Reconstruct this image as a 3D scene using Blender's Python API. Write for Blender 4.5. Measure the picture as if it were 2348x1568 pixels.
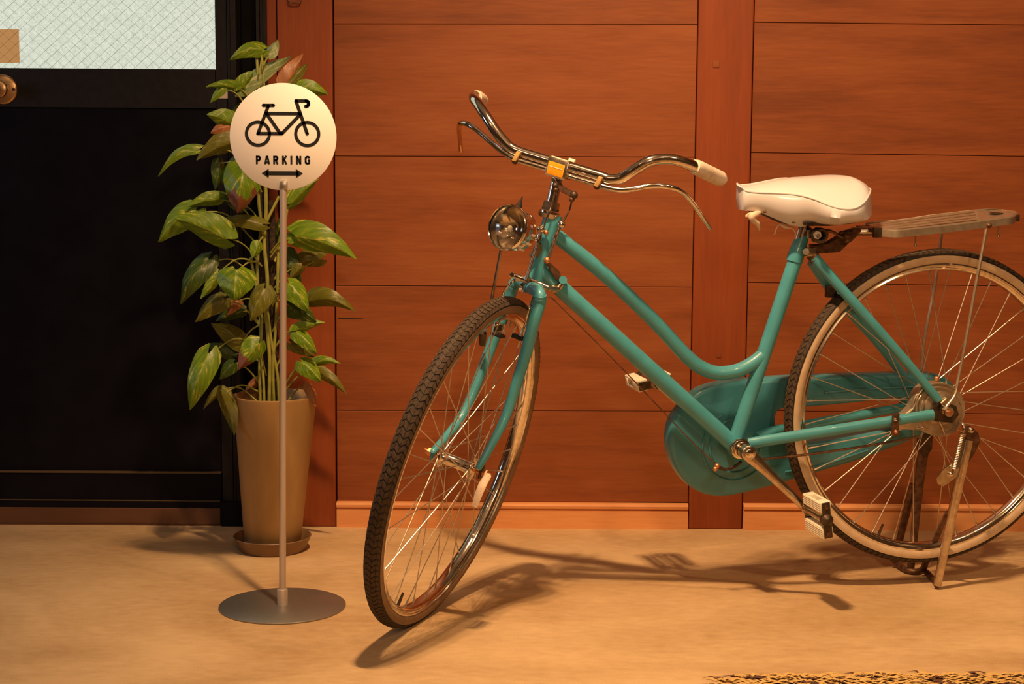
import bpy, bmesh, math, random
from mathutils import Vector as V, Matrix
random.seed(7)
SC = bpy.context.scene
for o in list(bpy.data.objects): bpy.data.objects.remove(o)
COL = SC.collection
PI = math.pi

# ------------------------------------------------------------------ camera
F, TH, RHO, HC, DW = 3849.07, 0.12658, 0.00614, 0.9441, 3.92
CAM = V((0, -DW, HC))
FW = V((0, math.cos(TH), -math.sin(TH))); UPV = V((0, math.sin(TH), math.cos(TH)))
cr, sr = math.cos(RHO), math.sin(RHO)
ximg = V((1, 0, 0)) * cr + (-UPV) * (-sr)      # image right in the world
yimg = V((1, 0, 0)) * sr + (-UPV) * cr         # image down in the world
cd = bpy.data.cameras.new('camera'); cam = bpy.data.objects.new('camera', cd); COL.objects.link(cam)
cd.sensor_width = 36; cd.lens = F * 36 / 2348; cd.clip_start = 0.05; cd.clip_end = 50
R3 = Matrix((ximg, -yimg, -FW)).transposed()
cam.matrix_world = Matrix.Translation(CAM) @ R3.to_4x4()
SC.camera = cam

# ------------------------------------------------------------------ world, lamps, exposure
w = bpy.data.worlds.new('world'); SC.world = w; w.use_nodes = True
w.node_tree.nodes['Background'].inputs[0].default_value = (1.0, 0.62, 0.36, 1)
w.node_tree.nodes['Background'].inputs[1].default_value = 0.02
SC.view_settings.view_transform = 'Standard'; SC.view_settings.look = 'None'
SC.view_settings.gamma = 1; SC.view_settings.use_curve_mapping = False
SC.view_settings.exposure = 0.0
def lamp(name, kind, loc, energy, color, size=.05, target=None, spot=None, blend=.5):
    l = bpy.data.lights.new(name, kind); l.energy = energy; l.color = color
    if kind == 'AREA': l.size = size
    else: l.shadow_soft_size = size
    if spot: l.spot_size = math.radians(spot); l.spot_blend = blend
    o = bpy.data.objects.new(name, l); COL.objects.link(o); o.location = loc
    if target: o.rotation_euler = (V(target) - V(loc)).to_track_quat('-Z', 'Y').to_euler()
    return o
WARM = (1.0, 0.60, 0.30)
for dx, dy, e_ in ((-.02, .0, 130), (.05, -.03, 86), (-.07, .05, 77)):      # three bulbs of one cluster
    lamp('ceiling_spot', 'SPOT', (dx, -1.45 + dy, 2.42), e_, WARM, .026, (0.62, -0.50, 0.0), 98, 1.0)
lamp('ceiling_spot', 'SPOT', (1.5, -2.3, 2.45), 50, WARM, .05, (1.0, -0.1, 0.7), 100, .9)
lamp('ceiling_spot', 'SPOT', (-1.3, -2.6, 2.45), 5, WARM, .05, (-0.5, -0.2, 0.6), 100, .9)
lamp('room_fill', 'POINT', (0.3, -4.4, 1.9), 62, (1.0, 0.66, 0.38), .14)  # unseen fill points added to brighten the room and soften shadows
lamp('room_fill', 'POINT', (-1.9, -2.6, 2.1), 1, (1.0, 0.66, 0.38), .12)
lamp('room_fill', 'POINT', (2.1, -2.2, 2.1), 9, (1.0, 0.66, 0.38), .12)
lamp('cool_left_fill', 'AREA', (-2.3, -0.9, 1.15), 3.5, (0.50, 0.70, 1.0), .5, (-0.7, -0.3, .9))  # unseen cool area light added at the left for a bluish glow

# ------------------------------------------------------------------ picking points on real planes
def ray(u, v): return (ximg * (u - 1174) + yimg * (v - 784) + FW * F).normalized()
def UP(u, v, P0, N):
    r = ray(u, v); return CAM + r * ((P0 - CAM).dot(N) / r.dot(N))
def WY(u, v, y=0.0): return UP(u, v, V((0, y, 0)), V((0, 1, 0)))       # on a plane parallel to the wall
def FL(u, v, z=0.0): return UP(u, v, V((0, 0, z)), V((0, 0, 1)))       # on the floor
PXM = lambda y: F / (DW + y)                                           # pixels per metre about

# ------------------------------------------------------------------ materials
def nt(name):
    m = bpy.data.materials.new(name); m.use_nodes = True
    n = m.node_tree.nodes; return m, n, m.node_tree.links, n['Principled BSDF']
def mat(name, c, rough=.5, metal=0, c2=None, scale=30, stretch=(1, 1, 1), bump=0, bscale=None, spec=None, coat=0, detail=4, lo=.35, hi=.65, trans=0):
    m, n, l, b = nt(name)
    b.inputs['Base Color'].default_value = (*c, 1); b.inputs['Roughness'].default_value = rough
    b.inputs['Metallic'].default_value = metal
    if spec is not None: b.inputs['Specular IOR Level'].default_value = spec
    if coat: b.inputs['Coat Weight'].default_value = coat; b.inputs['Coat Roughness'].default_value = .08
    if c2 or bump:
        tc = n.new('ShaderNodeTexCoord'); mp = n.new('ShaderNodeMapping'); mp.inputs['Scale'].default_value = stretch
        l.new(tc.outputs['Object'], mp.inputs['Vector'])
        no = n.new('ShaderNodeTexNoise'); no.inputs['Scale'].default_value = scale; no.inputs['Detail'].default_value = detail
        l.new(mp.outputs[0], no.inputs['Vector'])
        if c2:
            r = n.new('ShaderNodeValToRGB'); r.color_ramp.elements[0].position = lo; r.color_ramp.elements[1].position = hi
            r.color_ramp.elements[0].color = (*c, 1); r.color_ramp.elements[1].color = (*c2, 1)
            l.new(no.outputs['Fac'], r.inputs[0]); l.new(r.outputs[0], b.inputs['Base Color'])
        if bump:
            n2 = no
            if bscale:
                n2 = n.new('ShaderNodeTexNoise'); n2.inputs['Scale'].default_value = bscale; n2.inputs['Detail'].default_value = 3
                l.new(mp.outputs[0], n2.inputs['Vector'])
            bp = n.new('ShaderNodeBump'); bp.inputs['Strength'].default_value = bump; bp.inputs['Distance'].default_value = .002
            l.new(n2.outputs['Fac'], bp.inputs['Height']); l.new(bp.outputs[0], b.inputs['Normal'])
    return m
def wood(name, dark, mid, light, vertical=False, rough=.5):
    m, n, l, b = nt(name)
    tc = n.new('ShaderNodeTexCoord'); oi = n.new('ShaderNodeObjectInfo')
    ad = n.new('ShaderNodeVectorMath'); ad.operation = 'MULTIPLY_ADD'
    cx = n.new('ShaderNodeCombineXYZ')
    mu = n.new('ShaderNodeMath'); mu.operation = 'MULTIPLY'; mu.inputs[1].default_value = 37.0
    l.new(oi.outputs['Random'], mu.inputs[0]); l.new(mu.outputs[0], cx.inputs[0]); l.new(mu.outputs[0], cx.inputs[2])
    ad.inputs[1].default_value = (1, 1, 1); l.new(tc.outputs['Object'], ad.inputs[0]); l.new(cx.outputs[0], ad.inputs[2])
    def tex(sc, st, det, dist=0):
        mp = n.new('ShaderNodeMapping'); mp.inputs['Scale'].default_value = st; l.new(ad.outputs[0], mp.inputs['Vector'])
        t = n.new('ShaderNodeTexNoise'); t.inputs['Scale'].default_value = sc; t.inputs['Detail'].default_value = det
        t.inputs['Distortion'].default_value = dist
        l.new(mp.outputs[0], t.inputs['Vector']); return t
    long_, cross = (1, 1, .08) , (.10, 1, 1)
    st = long_ if vertical else cross
    g1 = tex(150, (st[0], 1, st[2]), 5, .2); g2 = tex(14, (st[0] * 1.6, 1, st[2] * 1.6), 3, .6); g3 = tex(3.4, (.45, 1, 1.6) if not vertical else (1.6, 1, .5), 3, 1.2)
    def math_(op, a, bb):
        q = n.new('ShaderNodeMath'); q.operation = op
        for i, x in enumerate((a, bb)):
            if isinstance(x, (int, float)): q.inputs[i].default_value = x
            else: l.new(x, q.inputs[i])
        return q.outputs[0]
    s = math_('ADD', math_('MULTIPLY', g1.outputs['Fac'], .24), math_('ADD', math_('MULTIPLY', g2.outputs['Fac'], .36), math_('MULTIPLY', g3.outputs['Fac'], .40)))
    s = math_('ADD', s, math_('MULTIPLY', math_('SUBTRACT', oi.outputs['Random'], .5), .07))
    r = n.new('ShaderNodeValToRGB'); e = r.color_ramp.elements
    e[0].position = .34; e[0].color = (*dark, 1); e[1].position = .66; e[1].color = (*light, 1)
    x = e.new(.5); x.color = (*mid, 1)
    l.new(s, r.inputs[0]); l.new(r.outputs[0], b.inputs['Base Color'])
    b.inputs['Roughness'].default_value = rough; b.inputs['Specular IOR Level'].default_value = .35
    bp = n.new('ShaderNodeBump'); bp.inputs['Strength'].default_value = .25; bp.inputs['Distance'].default_value = .0012
    l.new(g1.outputs['Fac'], bp.inputs['Height']); l.new(bp.outputs[0], b.inputs['Normal'])
    return m
M = {}
M['plank'] = wood('plank_wood', (.160, .040, .009), (.235, .063, .0155), (.290, .086, .0235))
M['post'] = wood('post_wood', (.175, .036, .007), (.225, .046, .009), (.27, .060, .013), True)
M['base'] = wood('baseboard_wood', (.60, .24, .085), (.70, .31, .115), (.78, .37, .15))
M['bead'] = mat('bead_highlight', (.10, .062, .028), .45)  # highlight along the rail edges, put into a lighter bead colour
M['sill'] = mat('sill_wood', (.085, .032, .012), .6, c2=(.13, .052, .02), scale=20, stretch=(.15, 1, 1), bump=.1)
M['dark'] = mat('gap_dark', (.012, .008, .006), .9)
def floor_mat():
    m, n, l, b = nt('concrete_floor')
    tc = n.new('ShaderNodeTexCoord')
    def tex(sc, det, st=(1, 1, 1), dist=0):
        mp = n.new('ShaderNodeMapping'); mp.inputs['Scale'].default_value = st; l.new(tc.outputs['Object'], mp.inputs[0])
        t = n.new('ShaderNodeTexNoise'); t.inputs['Scale'].default_value = sc; t.inputs['Detail'].default_value = det; t.inputs['Distortion'].default_value = dist
        l.new(mp.outputs[0], t.inputs[0]); return t.outputs['Fac']
    a, c, d = tex(2.6, 6, (.6, 1, 1), 1.2), tex(60, 3, (.5, 1, 1)), tex(400, 2)
    def mm(op, x, y):
        q = n.new('ShaderNodeMath'); q.operation = op
        for i, z in enumerate((x, y)):
            if isinstance(z, (int, float)): q.inputs[i].default_value = z
            else: l.new(z, q.inputs[i])
        return q.outputs[0]
    s = mm('ADD', mm('MULTIPLY', a, .62), mm('ADD', mm('MULTIPLY', c, .2), mm('MULTIPLY', d, .18)))
    r = n.new('ShaderNodeValToRGB'); e = r.color_ramp.elements
    e[0].position = .36; e[0].color = (.43, .27, .125, 1); e[1].position = .60; e[1].color = (.66, .47, .255, 1)
    l.new(s, r.inputs[0]); l.new(r.outputs[0], b.inputs['Base Color'])
    b.inputs['Roughness'].default_value = .62; b.inputs['Specular IOR Level'].default_value = .3
    bp = n.new('ShaderNodeBump'); bp.inputs['Strength'].default_value = .12; bp.inputs['Distance'].default_value = .001
    l.new(s, bp.inputs['Height']); l.new(bp.outputs[0], b.inputs['Normal']); return m
M['floor'] = floor_mat()
M['roomwall'] = mat('room_plaster', (.10, .065, .040), .8, c2=(.14, .09, .055), scale=3)
M['ceiling'] = mat('pale_ceiling', (.55, .47, .36), .8, c2=(.62, .53, .42), scale=3)
M['black_alu'] = mat('black_aluminium', (.014, .012, .013), .5, c2=(.019, .017, .018), scale=60, spec=.2)
M['black_panel'] = mat('black_door_panel', (.005, .0045, .008), .42, c2=(.007, .0065, .011), scale=12, spec=.10)
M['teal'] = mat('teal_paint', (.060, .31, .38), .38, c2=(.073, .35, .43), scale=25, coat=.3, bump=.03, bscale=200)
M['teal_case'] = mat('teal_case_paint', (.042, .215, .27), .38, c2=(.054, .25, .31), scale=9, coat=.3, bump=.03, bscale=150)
M['chrome'] = mat('chrome', (.86, .80, .72), .12, 1, c2=(.68, .61, .52), scale=120, lo=.4, hi=.75)
M['dull_chrome'] = mat('tarnished_chrome', (.66, .57, .46), .26, 1, c2=(.50, .40, .30), scale=90, bump=.1)
M['rust'] = mat('rusty_steel', (.22, .12, .07), .5, .75, c2=(.10, .05, .03), scale=80, bump=.2)
M['darksteel'] = mat('dark_greasy_steel', (.06, .042, .03), .45, .7, c2=(.12, .08, .05), scale=70)
M['copper'] = mat('copper_coloured_nut', (.75, .36, .18), .35, .8, c2=(.55, .22, .1), scale=60)
M['alu'] = mat('brushed_aluminium', (.62, .58, .52), .36, .9, c2=(.52, .48, .42), scale=60, stretch=(1, 1, .3))
M['spoke'] = mat('spoke_steel', (.62, .55, .46), .34, .9)
M['rack'] = mat('rack_steel', (.74, .64, .50), .33, .85, c2=(.60, .49, .36), scale=60)
M['drum'] = mat('drum_aluminium', (.56, .48, .38), .40, .75, c2=(.42, .33, .23), scale=45, bump=.08)
M['rubber'] = mat('black_rubber', (.018, .014, .012), .6, c2=(.035, .027, .021), scale=60, spec=.35)
M['tread'] = mat('dusty_tread_rubber', (.055, .036, .024), .75, c2=(.085, .058, .038), scale=150, spec=.25)
M['cream'] = mat('cream_whitewall', (.66, .50, .33), .55, c2=(.56, .41, .26), scale=45)
M['shaded_cream'] = mat('shaded_whitewall', (.26, .16, .09), .6, c2=(.20, .115, .06), scale=45)  # front whitewall, its shade put into a darker colour
M['white_vinyl'] = mat('white_vinyl', (.68, .67, .70), .22, c2=(.73, .72, .75), scale=6, coat=.35)
M['cream_plastic'] = mat('cream_plastic', (.84, .77, .60), .4, c2=(.88, .82, .66), scale=50)
M['grip'] = mat('white_grip', (.78, .68, .56), .5, c2=(.55, .38, .26), scale=38, lo=.5, hi=.8)
M['amber'] = mat('amber_reflector', (1.0, .40, .02), .25, c2=(.9, .30, .01), scale=400, coat=.5)
M['ambergap'] = mat('yellow_clip', (.52, .33, .10), .45, c2=(.44, .25, .07), scale=40)
M['cloth'] = mat('cotton_tape', (.74, .60, .45), .85, c2=(.66, .5, .36), scale=200)
M['sign'] = mat('sign_plate', (.90, .86, .82), .5, c2=(.88, .84, .80), scale=5)
M['ink'] = mat('black_print', (.006, .006, .006), .5)
M['pole'] = mat('satin_pole', (.66, .56, .48), .42, .6, c2=(.60, .50, .42), scale=40, stretch=(1, 1, .1))
M['baseplate'] = mat('satin_steel_base', (.30, .29, .27), .42, .85, c2=(.34, .32, .29), scale=200)
M['brass'] = mat('brushed_brass', (.72, .50, .28), .28, 1, c2=(.62, .40, .21), scale=30, stretch=(1, 1, 4))
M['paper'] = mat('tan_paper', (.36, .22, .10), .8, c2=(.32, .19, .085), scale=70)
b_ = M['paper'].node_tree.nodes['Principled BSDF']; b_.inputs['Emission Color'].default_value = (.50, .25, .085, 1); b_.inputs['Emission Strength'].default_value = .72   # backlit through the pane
M['plate'] = mat('pale_strike_plate', (.62, .50, .40), .4)
M['pot'] = mat('fibre_pot', (.34, .205, .075), .55, c2=(.45, .28, .11), scale=14, stretch=(1, 1, .35), bump=.15, bscale=260)
M['saucer'] = mat('saucer_clay', (.17, .095, .04), .45, c2=(.23, .13, .06), scale=20, bump=.1)
M['soil'] = mat('potting_soil', (.03, .018, .01), .95, c2=(.07, .04, .02), scale=120, bump=.8)
M['totem'] = mat('coir_totem', (.022, .013, .007), .95, c2=(.06, .035, .018), scale=140, bump=.9)
M['stem'] = mat('green_stem', (.22, .24, .035), .5, c2=(.34, .33, .06), scale=40, bump=.1)
M['rug_a'] = mat('rug_yellow', (.70, .48, .17), .95, c2=(.60, .38, .12), scale=90)
M['rug_b'] = mat('rug_brown', (.09, .035, .02), .95, c2=(.14, .06, .03), scale=90)
M['lens'] = mat('lamp_glass', (.9, .85, .75), .03)
M['lens'].node_tree.nodes['Principled BSDF'].inputs['Transmission Weight'].default_value = 1.0
M['lens'].node_tree.nodes['Principled BSDF'].inputs['IOR'].default_value = 1.2
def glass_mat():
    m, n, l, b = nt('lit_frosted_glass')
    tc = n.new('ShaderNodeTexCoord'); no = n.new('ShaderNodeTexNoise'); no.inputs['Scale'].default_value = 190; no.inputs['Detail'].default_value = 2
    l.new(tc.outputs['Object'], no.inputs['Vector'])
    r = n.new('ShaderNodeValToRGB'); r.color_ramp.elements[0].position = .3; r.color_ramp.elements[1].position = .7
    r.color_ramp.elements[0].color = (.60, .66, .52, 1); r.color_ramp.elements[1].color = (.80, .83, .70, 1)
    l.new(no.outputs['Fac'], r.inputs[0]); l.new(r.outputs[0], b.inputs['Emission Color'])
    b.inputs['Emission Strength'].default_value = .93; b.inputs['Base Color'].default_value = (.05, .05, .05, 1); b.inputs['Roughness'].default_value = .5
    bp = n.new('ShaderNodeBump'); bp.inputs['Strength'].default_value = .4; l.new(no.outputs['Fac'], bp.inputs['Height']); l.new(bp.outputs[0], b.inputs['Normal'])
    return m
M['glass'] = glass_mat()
def leaf_mat(name, g1, g2, cream, brown):
    m, n, l, b = nt(name)
    at = n.new('ShaderNodeAttribute'); at.attribute_name = 'leafuv'; sp = n.new('ShaderNodeSeparateXYZ'); l.new(at.outputs['Vector'], sp.inputs[0])
    oi = n.new('ShaderNodeObjectInfo'); cm = n.new('ShaderNodeCombineXYZ')
    def mm(op, x, y, cl=False):
        q = n.new('ShaderNodeMath'); q.operation = op; q.use_clamp = cl
        for i, z in enumerate((x, y)):
            if isinstance(z, (int, float)): q.inputs[i].default_value = z
            else: l.new(z, q.inputs[i])
        return q.outputs[0]
    rnd = mm('MULTIPLY', oi.outputs['Random'], 50)
    # streaks run outward from the midrib, slanting towards the tip
    aw = mm('ABSOLUTE', sp.outputs[1], 0)
    sl = mm('SUBTRACT', sp.outputs[0], mm('MULTIPLY', aw, .55))
    l.new(mm('ADD', mm('MULTIPLY', sl, 9.0), rnd), cm.inputs[0]); l.new(mm('MULTIPLY', sp.outputs[1], 1.6), cm.inputs[1]); l.new(rnd, cm.inputs[2])
    no = n.new('ShaderNodeTexNoise'); no.inputs['Scale'].default_value = 1.1; no.inputs['Detail'].default_value = 5; no.inputs['Roughness'].default_value = .65
    l.new(cm.outputs[0], no.inputs['Vector'])
    r = n.new('ShaderNodeValToRGB'); e = r.color_ramp.elements
    e[0].position = .30; e[0].color = (*g1, 1); e[1].position = .57; e[1].color = (*g2, 1)
    x = e.new(.635); x.color = (*cream, 1)
    x = e.new(.60); x.color = (g2[0] * 1.25, g2[1] * 1.15, g2[2], 1)
    l.new(no.outputs['Fac'], r.inputs[0])
    # pale midrib
    mr = mm('LESS_THAN', aw, .035)
    mx = n.new('ShaderNodeMixRGB'); l.new(mm('MULTIPLY', mr, .35), mx.inputs[0]); l.new(r.outputs[0], mx.inputs[1]); mx.inputs[2].default_value = (*cream, 1)
    # browned part of the blade, from the z of the attribute
    n3 = n.new('ShaderNodeTexNoise'); n3.inputs['Scale'].default_value = 45; tc = n.new('ShaderNodeTexCoord'); l.new(tc.outputs['Object'], n3.inputs['Vector'])
    bf = mm('MULTIPLY', mm('SUBTRACT', mm('ADD', sp.outputs[2], mm('MULTIPLY', n3.outputs['Fac'], .9)), 1.10), 9, True)
    m2 = n.new('ShaderNodeMixRGB'); l.new(bf, m2.inputs[0]); l.new(mx.outputs[0], m2.inputs[1]); m2.inputs[2].default_value = (*brown, 1)
    l.new(m2.outputs[0], b.inputs['Base Color']); b.inputs['Roughness'].default_value = .36
    b.inputs['Specular IOR Level'].default_value = .4
    bp = n.new('ShaderNodeBump'); bp.inputs['Strength'].default_value = .35; bp.inputs['Distance'].default_value = .002
    l.new(no.outputs['Fac'], bp.inputs['Height']); l.new(bp.outputs[0], b.inputs['Normal'])
    tr = n.new('ShaderNodeBsdfTranslucent'); l.new(m2.outputs[0], tr.inputs[0])
    ms = n.new('ShaderNodeMixShader'); ms.inputs[0].default_value = .18
    l.new(b.outputs[0], ms.inputs[1]); l.new(tr.outputs[0], ms.inputs[2]); l.new(ms.outputs[0], n['Material Output'].inputs[0])
    return m
M['leaf'] = leaf_mat('pothos_leaf', (.070, .165, .007), (.175, .285, .014), (.56, .50, .10), (.17, .06, .025))
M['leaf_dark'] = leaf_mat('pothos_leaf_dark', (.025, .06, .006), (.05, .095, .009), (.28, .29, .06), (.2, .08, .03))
M['leaf_olive'] = leaf_mat('pothos_leaf_olive', (.10, .105, .010), (.15, .15, .015), (.30, .29, .06), (.2, .08, .03))
M['leaf_silver'] = leaf_mat('pothos_leaf_underside', (.17, .24, .09), (.23, .31, .12), (.42, .44, .24), (.2, .08, .03))
M['leaf_dead'] = leaf_mat('dead_leaf', (.26, .10, .04), (.38, .16, .06), (.46, .22, .09), (.2, .08, .03))

# ------------------------------------------------------------------ mesh helpers
def finish(name, bm, m, parent=None, smooth=True, origin=None, angle=40):
    me = bpy.data.meshes.new(name)
    bmesh.ops.recalc_face_normals(bm, faces=bm.faces)
    off = origin if origin is not None else (parent_origin(parent) if parent else V((0, 0, 0)))
    bmesh.ops.translate(bm, verts=bm.verts, vec=-off)
    bm.to_mesh(me); bm.free()
    o = bpy.data.objects.new(name, me); COL.objects.link(o)
    ms = m if isinstance(m, (list, tuple)) else [m]
    for q in ms: me.materials.append(q)
    if smooth:
        for p in me.polygons: p.use_smooth = True
        try: me.set_sharp_from_angle(angle=math.radians(angle))
        except Exception: pass
    if parent: o.parent = parent; o['_ox'] = 1
    else: o.location = off
    return o
ORG = {}
def parent_origin(p):
    while p.parent: p = p.parent
    return p.location.copy()
def thing(name, label, cat, loc, group=None):
    o = bpy.data.objects.new(name, None); COL.objects.link(o); o.location = loc; o.empty_display_size = .05
    o['label'] = label; o['category'] = cat
    if group: o['group'] = group
    return o
def tag(o, label=None, cat=None, kind=None, group=None):
    if label: o['label'] = label
    if cat: o['category'] = cat
    if kind: o['kind'] = kind
    if group: o['group'] = group
    return o
def cat_rom(P, k=6):
    P = [V(p) for p in P]
    if len(P) < 3 or k < 2: return P, [i for i in range(len(P))]
    out = []; ts = []
    for i in range(len(P) - 1):
        p0 = P[i - 1] if i else P[0] * 2 - P[1]
        p1, p2 = P[i], P[i + 1]; p3 = P[i + 2] if i + 2 < len(P) else P[-1] * 2 - P[-2]
        for j in range(k):
            t = j / k
            out.append(.5 * ((2 * p1) + (p2 - p0) * t + (2 * p0 - 5 * p1 + 4 * p2 - p3) * t * t + (3 * p1 - p0 - 3 * p2 + p3) * t ** 3)); ts.append(i + t)
    out.append(P[-1]); ts.append(len(P) - 1); return out, ts
def tube(bm, P, r, n=14, k=6, cap=True, flat=None):
    """sweep a circle along P; r number or list per control point; flat=(axis vector, factor) squashes it"""
    pts, ts = cat_rom(P, k)
    rr = [(r if isinstance(r, (int, float)) else (r[int(t)] + (r[min(int(t) + 1, len(r) - 1)] - r[int(t)]) * (t - int(t)))) for t in ts]
    T = []
    for i in range(len(pts)):
        a = pts[max(i - 1, 0)]; b = pts[min(i + 1, len(pts) - 1)]; T.append((b - a).normalized())
    x = T[0].orthogonal().normalized(); rings = []
    for i, p in enumerate(pts):
        x = (x - T[i] * x.dot(T[i])).normalized(); y = T[i].cross(x)
        ring = []
        for j in range(n):
            a = 2 * PI * j / n; d = (x * math.cos(a) + y * math.sin(a)) * rr[i]
            if flat: ax = flat[0].normalized(); d = d - ax * d.dot(ax) * (1 - flat[1])
            ring.append(bm.verts.new(p + d))
        rings.append(ring)
    for i in range(len(rings) - 1):
        for j in range(n):
            bm.faces.new((rings[i][j], rings[i][(j + 1) % n], rings[i + 1][(j + 1) % n], rings[i + 1][j]))
    if cap:
        bm.faces.new(rings[0][::-1]); bm.faces.new(rings[-1])
    return bm
def lathe(bm, C, A, prof, n=48, closed=False, a0=0, a1=2 * PI):
    """prof: list of (radius, along axis)"""
    A = A.normalized(); x = A.orthogonal().normalized(); y = A.cross(x); full = abs(a1 - a0 - 2 * PI) < 1e-6
    m = n if full else n + 1; rings = []
    for i in range(m):
        a = a0 + (a1 - a0) * i / n; d = x * math.cos(a) + y * math.sin(a)
        rings.append([bm.verts.new(C + d * r + A * h) for r, h in prof])
    L = len(prof)
    for i in range(n):
        p, q = rings[i], rings[(i + 1) % m]
        for j in range(L if closed else L - 1):
            k2 = (j + 1) % L
            try: bm.faces.new((p[j], p[k2], q[k2], q[j]))
            except ValueError: pass
    bmesh.ops.remove_doubles(bm, verts=bm.verts, dist=1e-6)
    return bm
def box(bm, C, X, Y, Z, bev=0):
    """centre and three half-axis vectors"""
    vs = [bm.verts.new(C + X * a + Y * b + Z * c) for a in (-1, 1) for b in (-1, 1) for c in (-1, 1)]
    fs = [bm.faces.new([vs[i] for i in f]) for f in ((0, 1, 3, 2), (4, 6, 7, 5), (0, 4, 5, 1), (2, 3, 7, 6), (0, 2, 6, 4), (1, 5, 7, 3))]
    if bev:
        es = list({e for f in fs for e in f.edges}); bmesh.ops.bevel(bm, geom=es, offset=bev, segments=2, affect='EDGES', profile=.5)
    return bm
def prism(bm, front, d, bev=0, seg=2):
    """front polygon (list of vectors) extruded by vector d"""
    a = [bm.verts.new(p) for p in front]; b = [bm.verts.new(p + d) for p in front]; n = len(a)
    f0 = bm.faces.new(a); bm.faces.new(b[::-1])
    for i in range(n): bm.faces.new((a[i], b[i], b[(i + 1) % n], a[(i + 1) % n]))
    if bev: bmesh.ops.bevel(bm, geom=list(f0.edges), offset=bev, segments=seg, affect='EDGES', profile=.5)
    return bm
def NB(): return bmesh.new()
X1, Y1, Z1 = V((1, 0, 0)), V((0, 1, 0)), V((0, 0, 1))
def bx(bm, x0, x1, y0, y1, z0, z1, bev=0):
    return box(bm, V(((x0 + x1) / 2, (y0 + y1) / 2, (z0 + z1) / 2)), X1 * (x1 - x0) / 2, Y1 * (y1 - y0) / 2, Z1 * (z1 - z0) / 2, bev)

# ================================================================== THE ROOM
RX0, RX1, RY0, RZ1 = -2.6, 2.6, -5.2, 2.7
fl = finish('floor', bx(NB(), RX0, RX1, RY0, .10, -.08, 0), M['floor'], smooth=False); tag(fl, kind='structure')
ce = finish('ceiling', bx(NB(), RX0, RX1, RY0, .10, RZ1, RZ1 + .05), M['ceiling'], smooth=False); tag(ce, kind='structure')
for nm, a in (('wall_left', (RX0 - .05, RX0, RY0, .1)), ('wall_right', (RX1, RX1 + .05, RY0, .1)), ('wall_front', (RX0, RX1, RY0 - .05, RY0))):
    tag(finish(nm, bx(NB(), a[0], a[1], a[2], a[3], 0, RZ1), M['roomwall'], smooth=False), kind='structure')
wb = finish('wall_back', bx(NB(), RX0, RX1, .06, .10, 0, RZ1), M['dark'], smooth=False); tag(wb, kind='structure')

def plank(name, c4, y, m, parent, gap=.0006, th=.02, ch=.0010):
    """c4: x0,x1, z bottom (left,right), z top (left,right); front face at y"""
    x0, x1, zb0, zb1, zt0, zt1 = c4
    bm = NB(); f = [V((x0 + gap, y, zb0 + gap)), V((x1 - gap, y, zb1 + gap)), V((x1 - gap, y, zt1 - gap)), V((x0 + gap, y, zt0 - gap))]
    prism(bm, f, V((0, th, 0)), ch, 1)
    return finish(name, bm, m, parent, smooth=False)
xl = lambda u, v: WY(u, v).x
zz = lambda u, v: WY(u, v).z
bayA = (xl(769, 600), xl(1589, 600)); bayB = (xl(1716, 600), 2.55)
seamsA = [(1150, 1152), (941, 943), (655, 659), (358, 361), (55, 56)]
seamsB = [(1155, 1162), (941, 950), (648, 657), (350, 359), (51, 58)]
def row_z(pairs, u0, u1): return [(zz(u0, a), zz(u1, b)) for a, b in pairs]
zA = row_z(seamsA, 769, 1589); zB = row_z(seamsB, 1720, 2348)
xB1 = xl(2348, 600); sB = [((b - a) / (xB1 - bayB[0])) for a, b in zB]
top = lambda z: [(z + .31 * k, z + .31 * k) for k in range(1, 6)]
zA += top(zA[-1][0]); zA = [(min(a, RZ1), min(b, RZ1)) for a, b in zA]
for i in range(len(zA) - 1):
    if zA[i + 1][0] - zA[i][0] < .02: break
    if i == 2 - 1:      # the board below the third seam has a split at its left end
        plank('plank', (bayA[0], bayA[1], *zA[i], *zA[i + 1]), 0, M['plank'], wb)
        continue
    plank('plank', (bayA[0], bayA[1], *zA[i], *zA[i + 1]), 0, M['plank'], wb)
zBl = [a for a, b in zB]; L = bayB[1] - bayB[0]
zB2 = [(a, a + s * L) for a, s in zip(zBl, sB)] + [(zBl[-1] + .31 * k, zBl[-1] + .31 * k) for k in range(1, 6)]
for i in range(len(zB2) - 1):
    if zB2[i + 1][0] > RZ1: break
    plank('plank', (bayB[0], bayB[1], *zB2[i], *zB2[i + 1]), 0, M['plank'], wb)
cr_ = finish('crack', prism(NB(), [WY(775, 728, -.0004), WY(832, 730, -.0004), WY(832, 731.5, -.0004), WY(775, 730.5, -.0004)], V((0, .001, 0))), M['dark'], wb, smooth=False)
# posts
def post(name, u0, u1, v, y, label, z1=RZ1):
    x0, x1 = xl(u0, v), xl(u1, v)
    bm = bx(NB(), x0 + .0015, x1 - .0015, y, .05, 0, z1, .003)
    return finish(name, bm, M['post'], smooth=False), x0, x1
p1, px0, px1 = post('trim_1', 641, 768, 600, -.008, '')
tag(p1, 'square reddish timber post between the black door and the planks', kind='structure')
p2, qx0, qx1 = post('trim_2', 1588.5, 1715.5, 600, -.008, '')
tag(p2, 'square reddish timber post between the two bays of planks', kind='structure')
t3 = finish('trim_3', bx(NB(), xl(613, 200), px0 - .001, -.002, .05, 0, RZ1, .002), M['post'], smooth=False)
tag(t3, 'narrow timber strip beside the black door frame', kind='structure')
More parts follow.
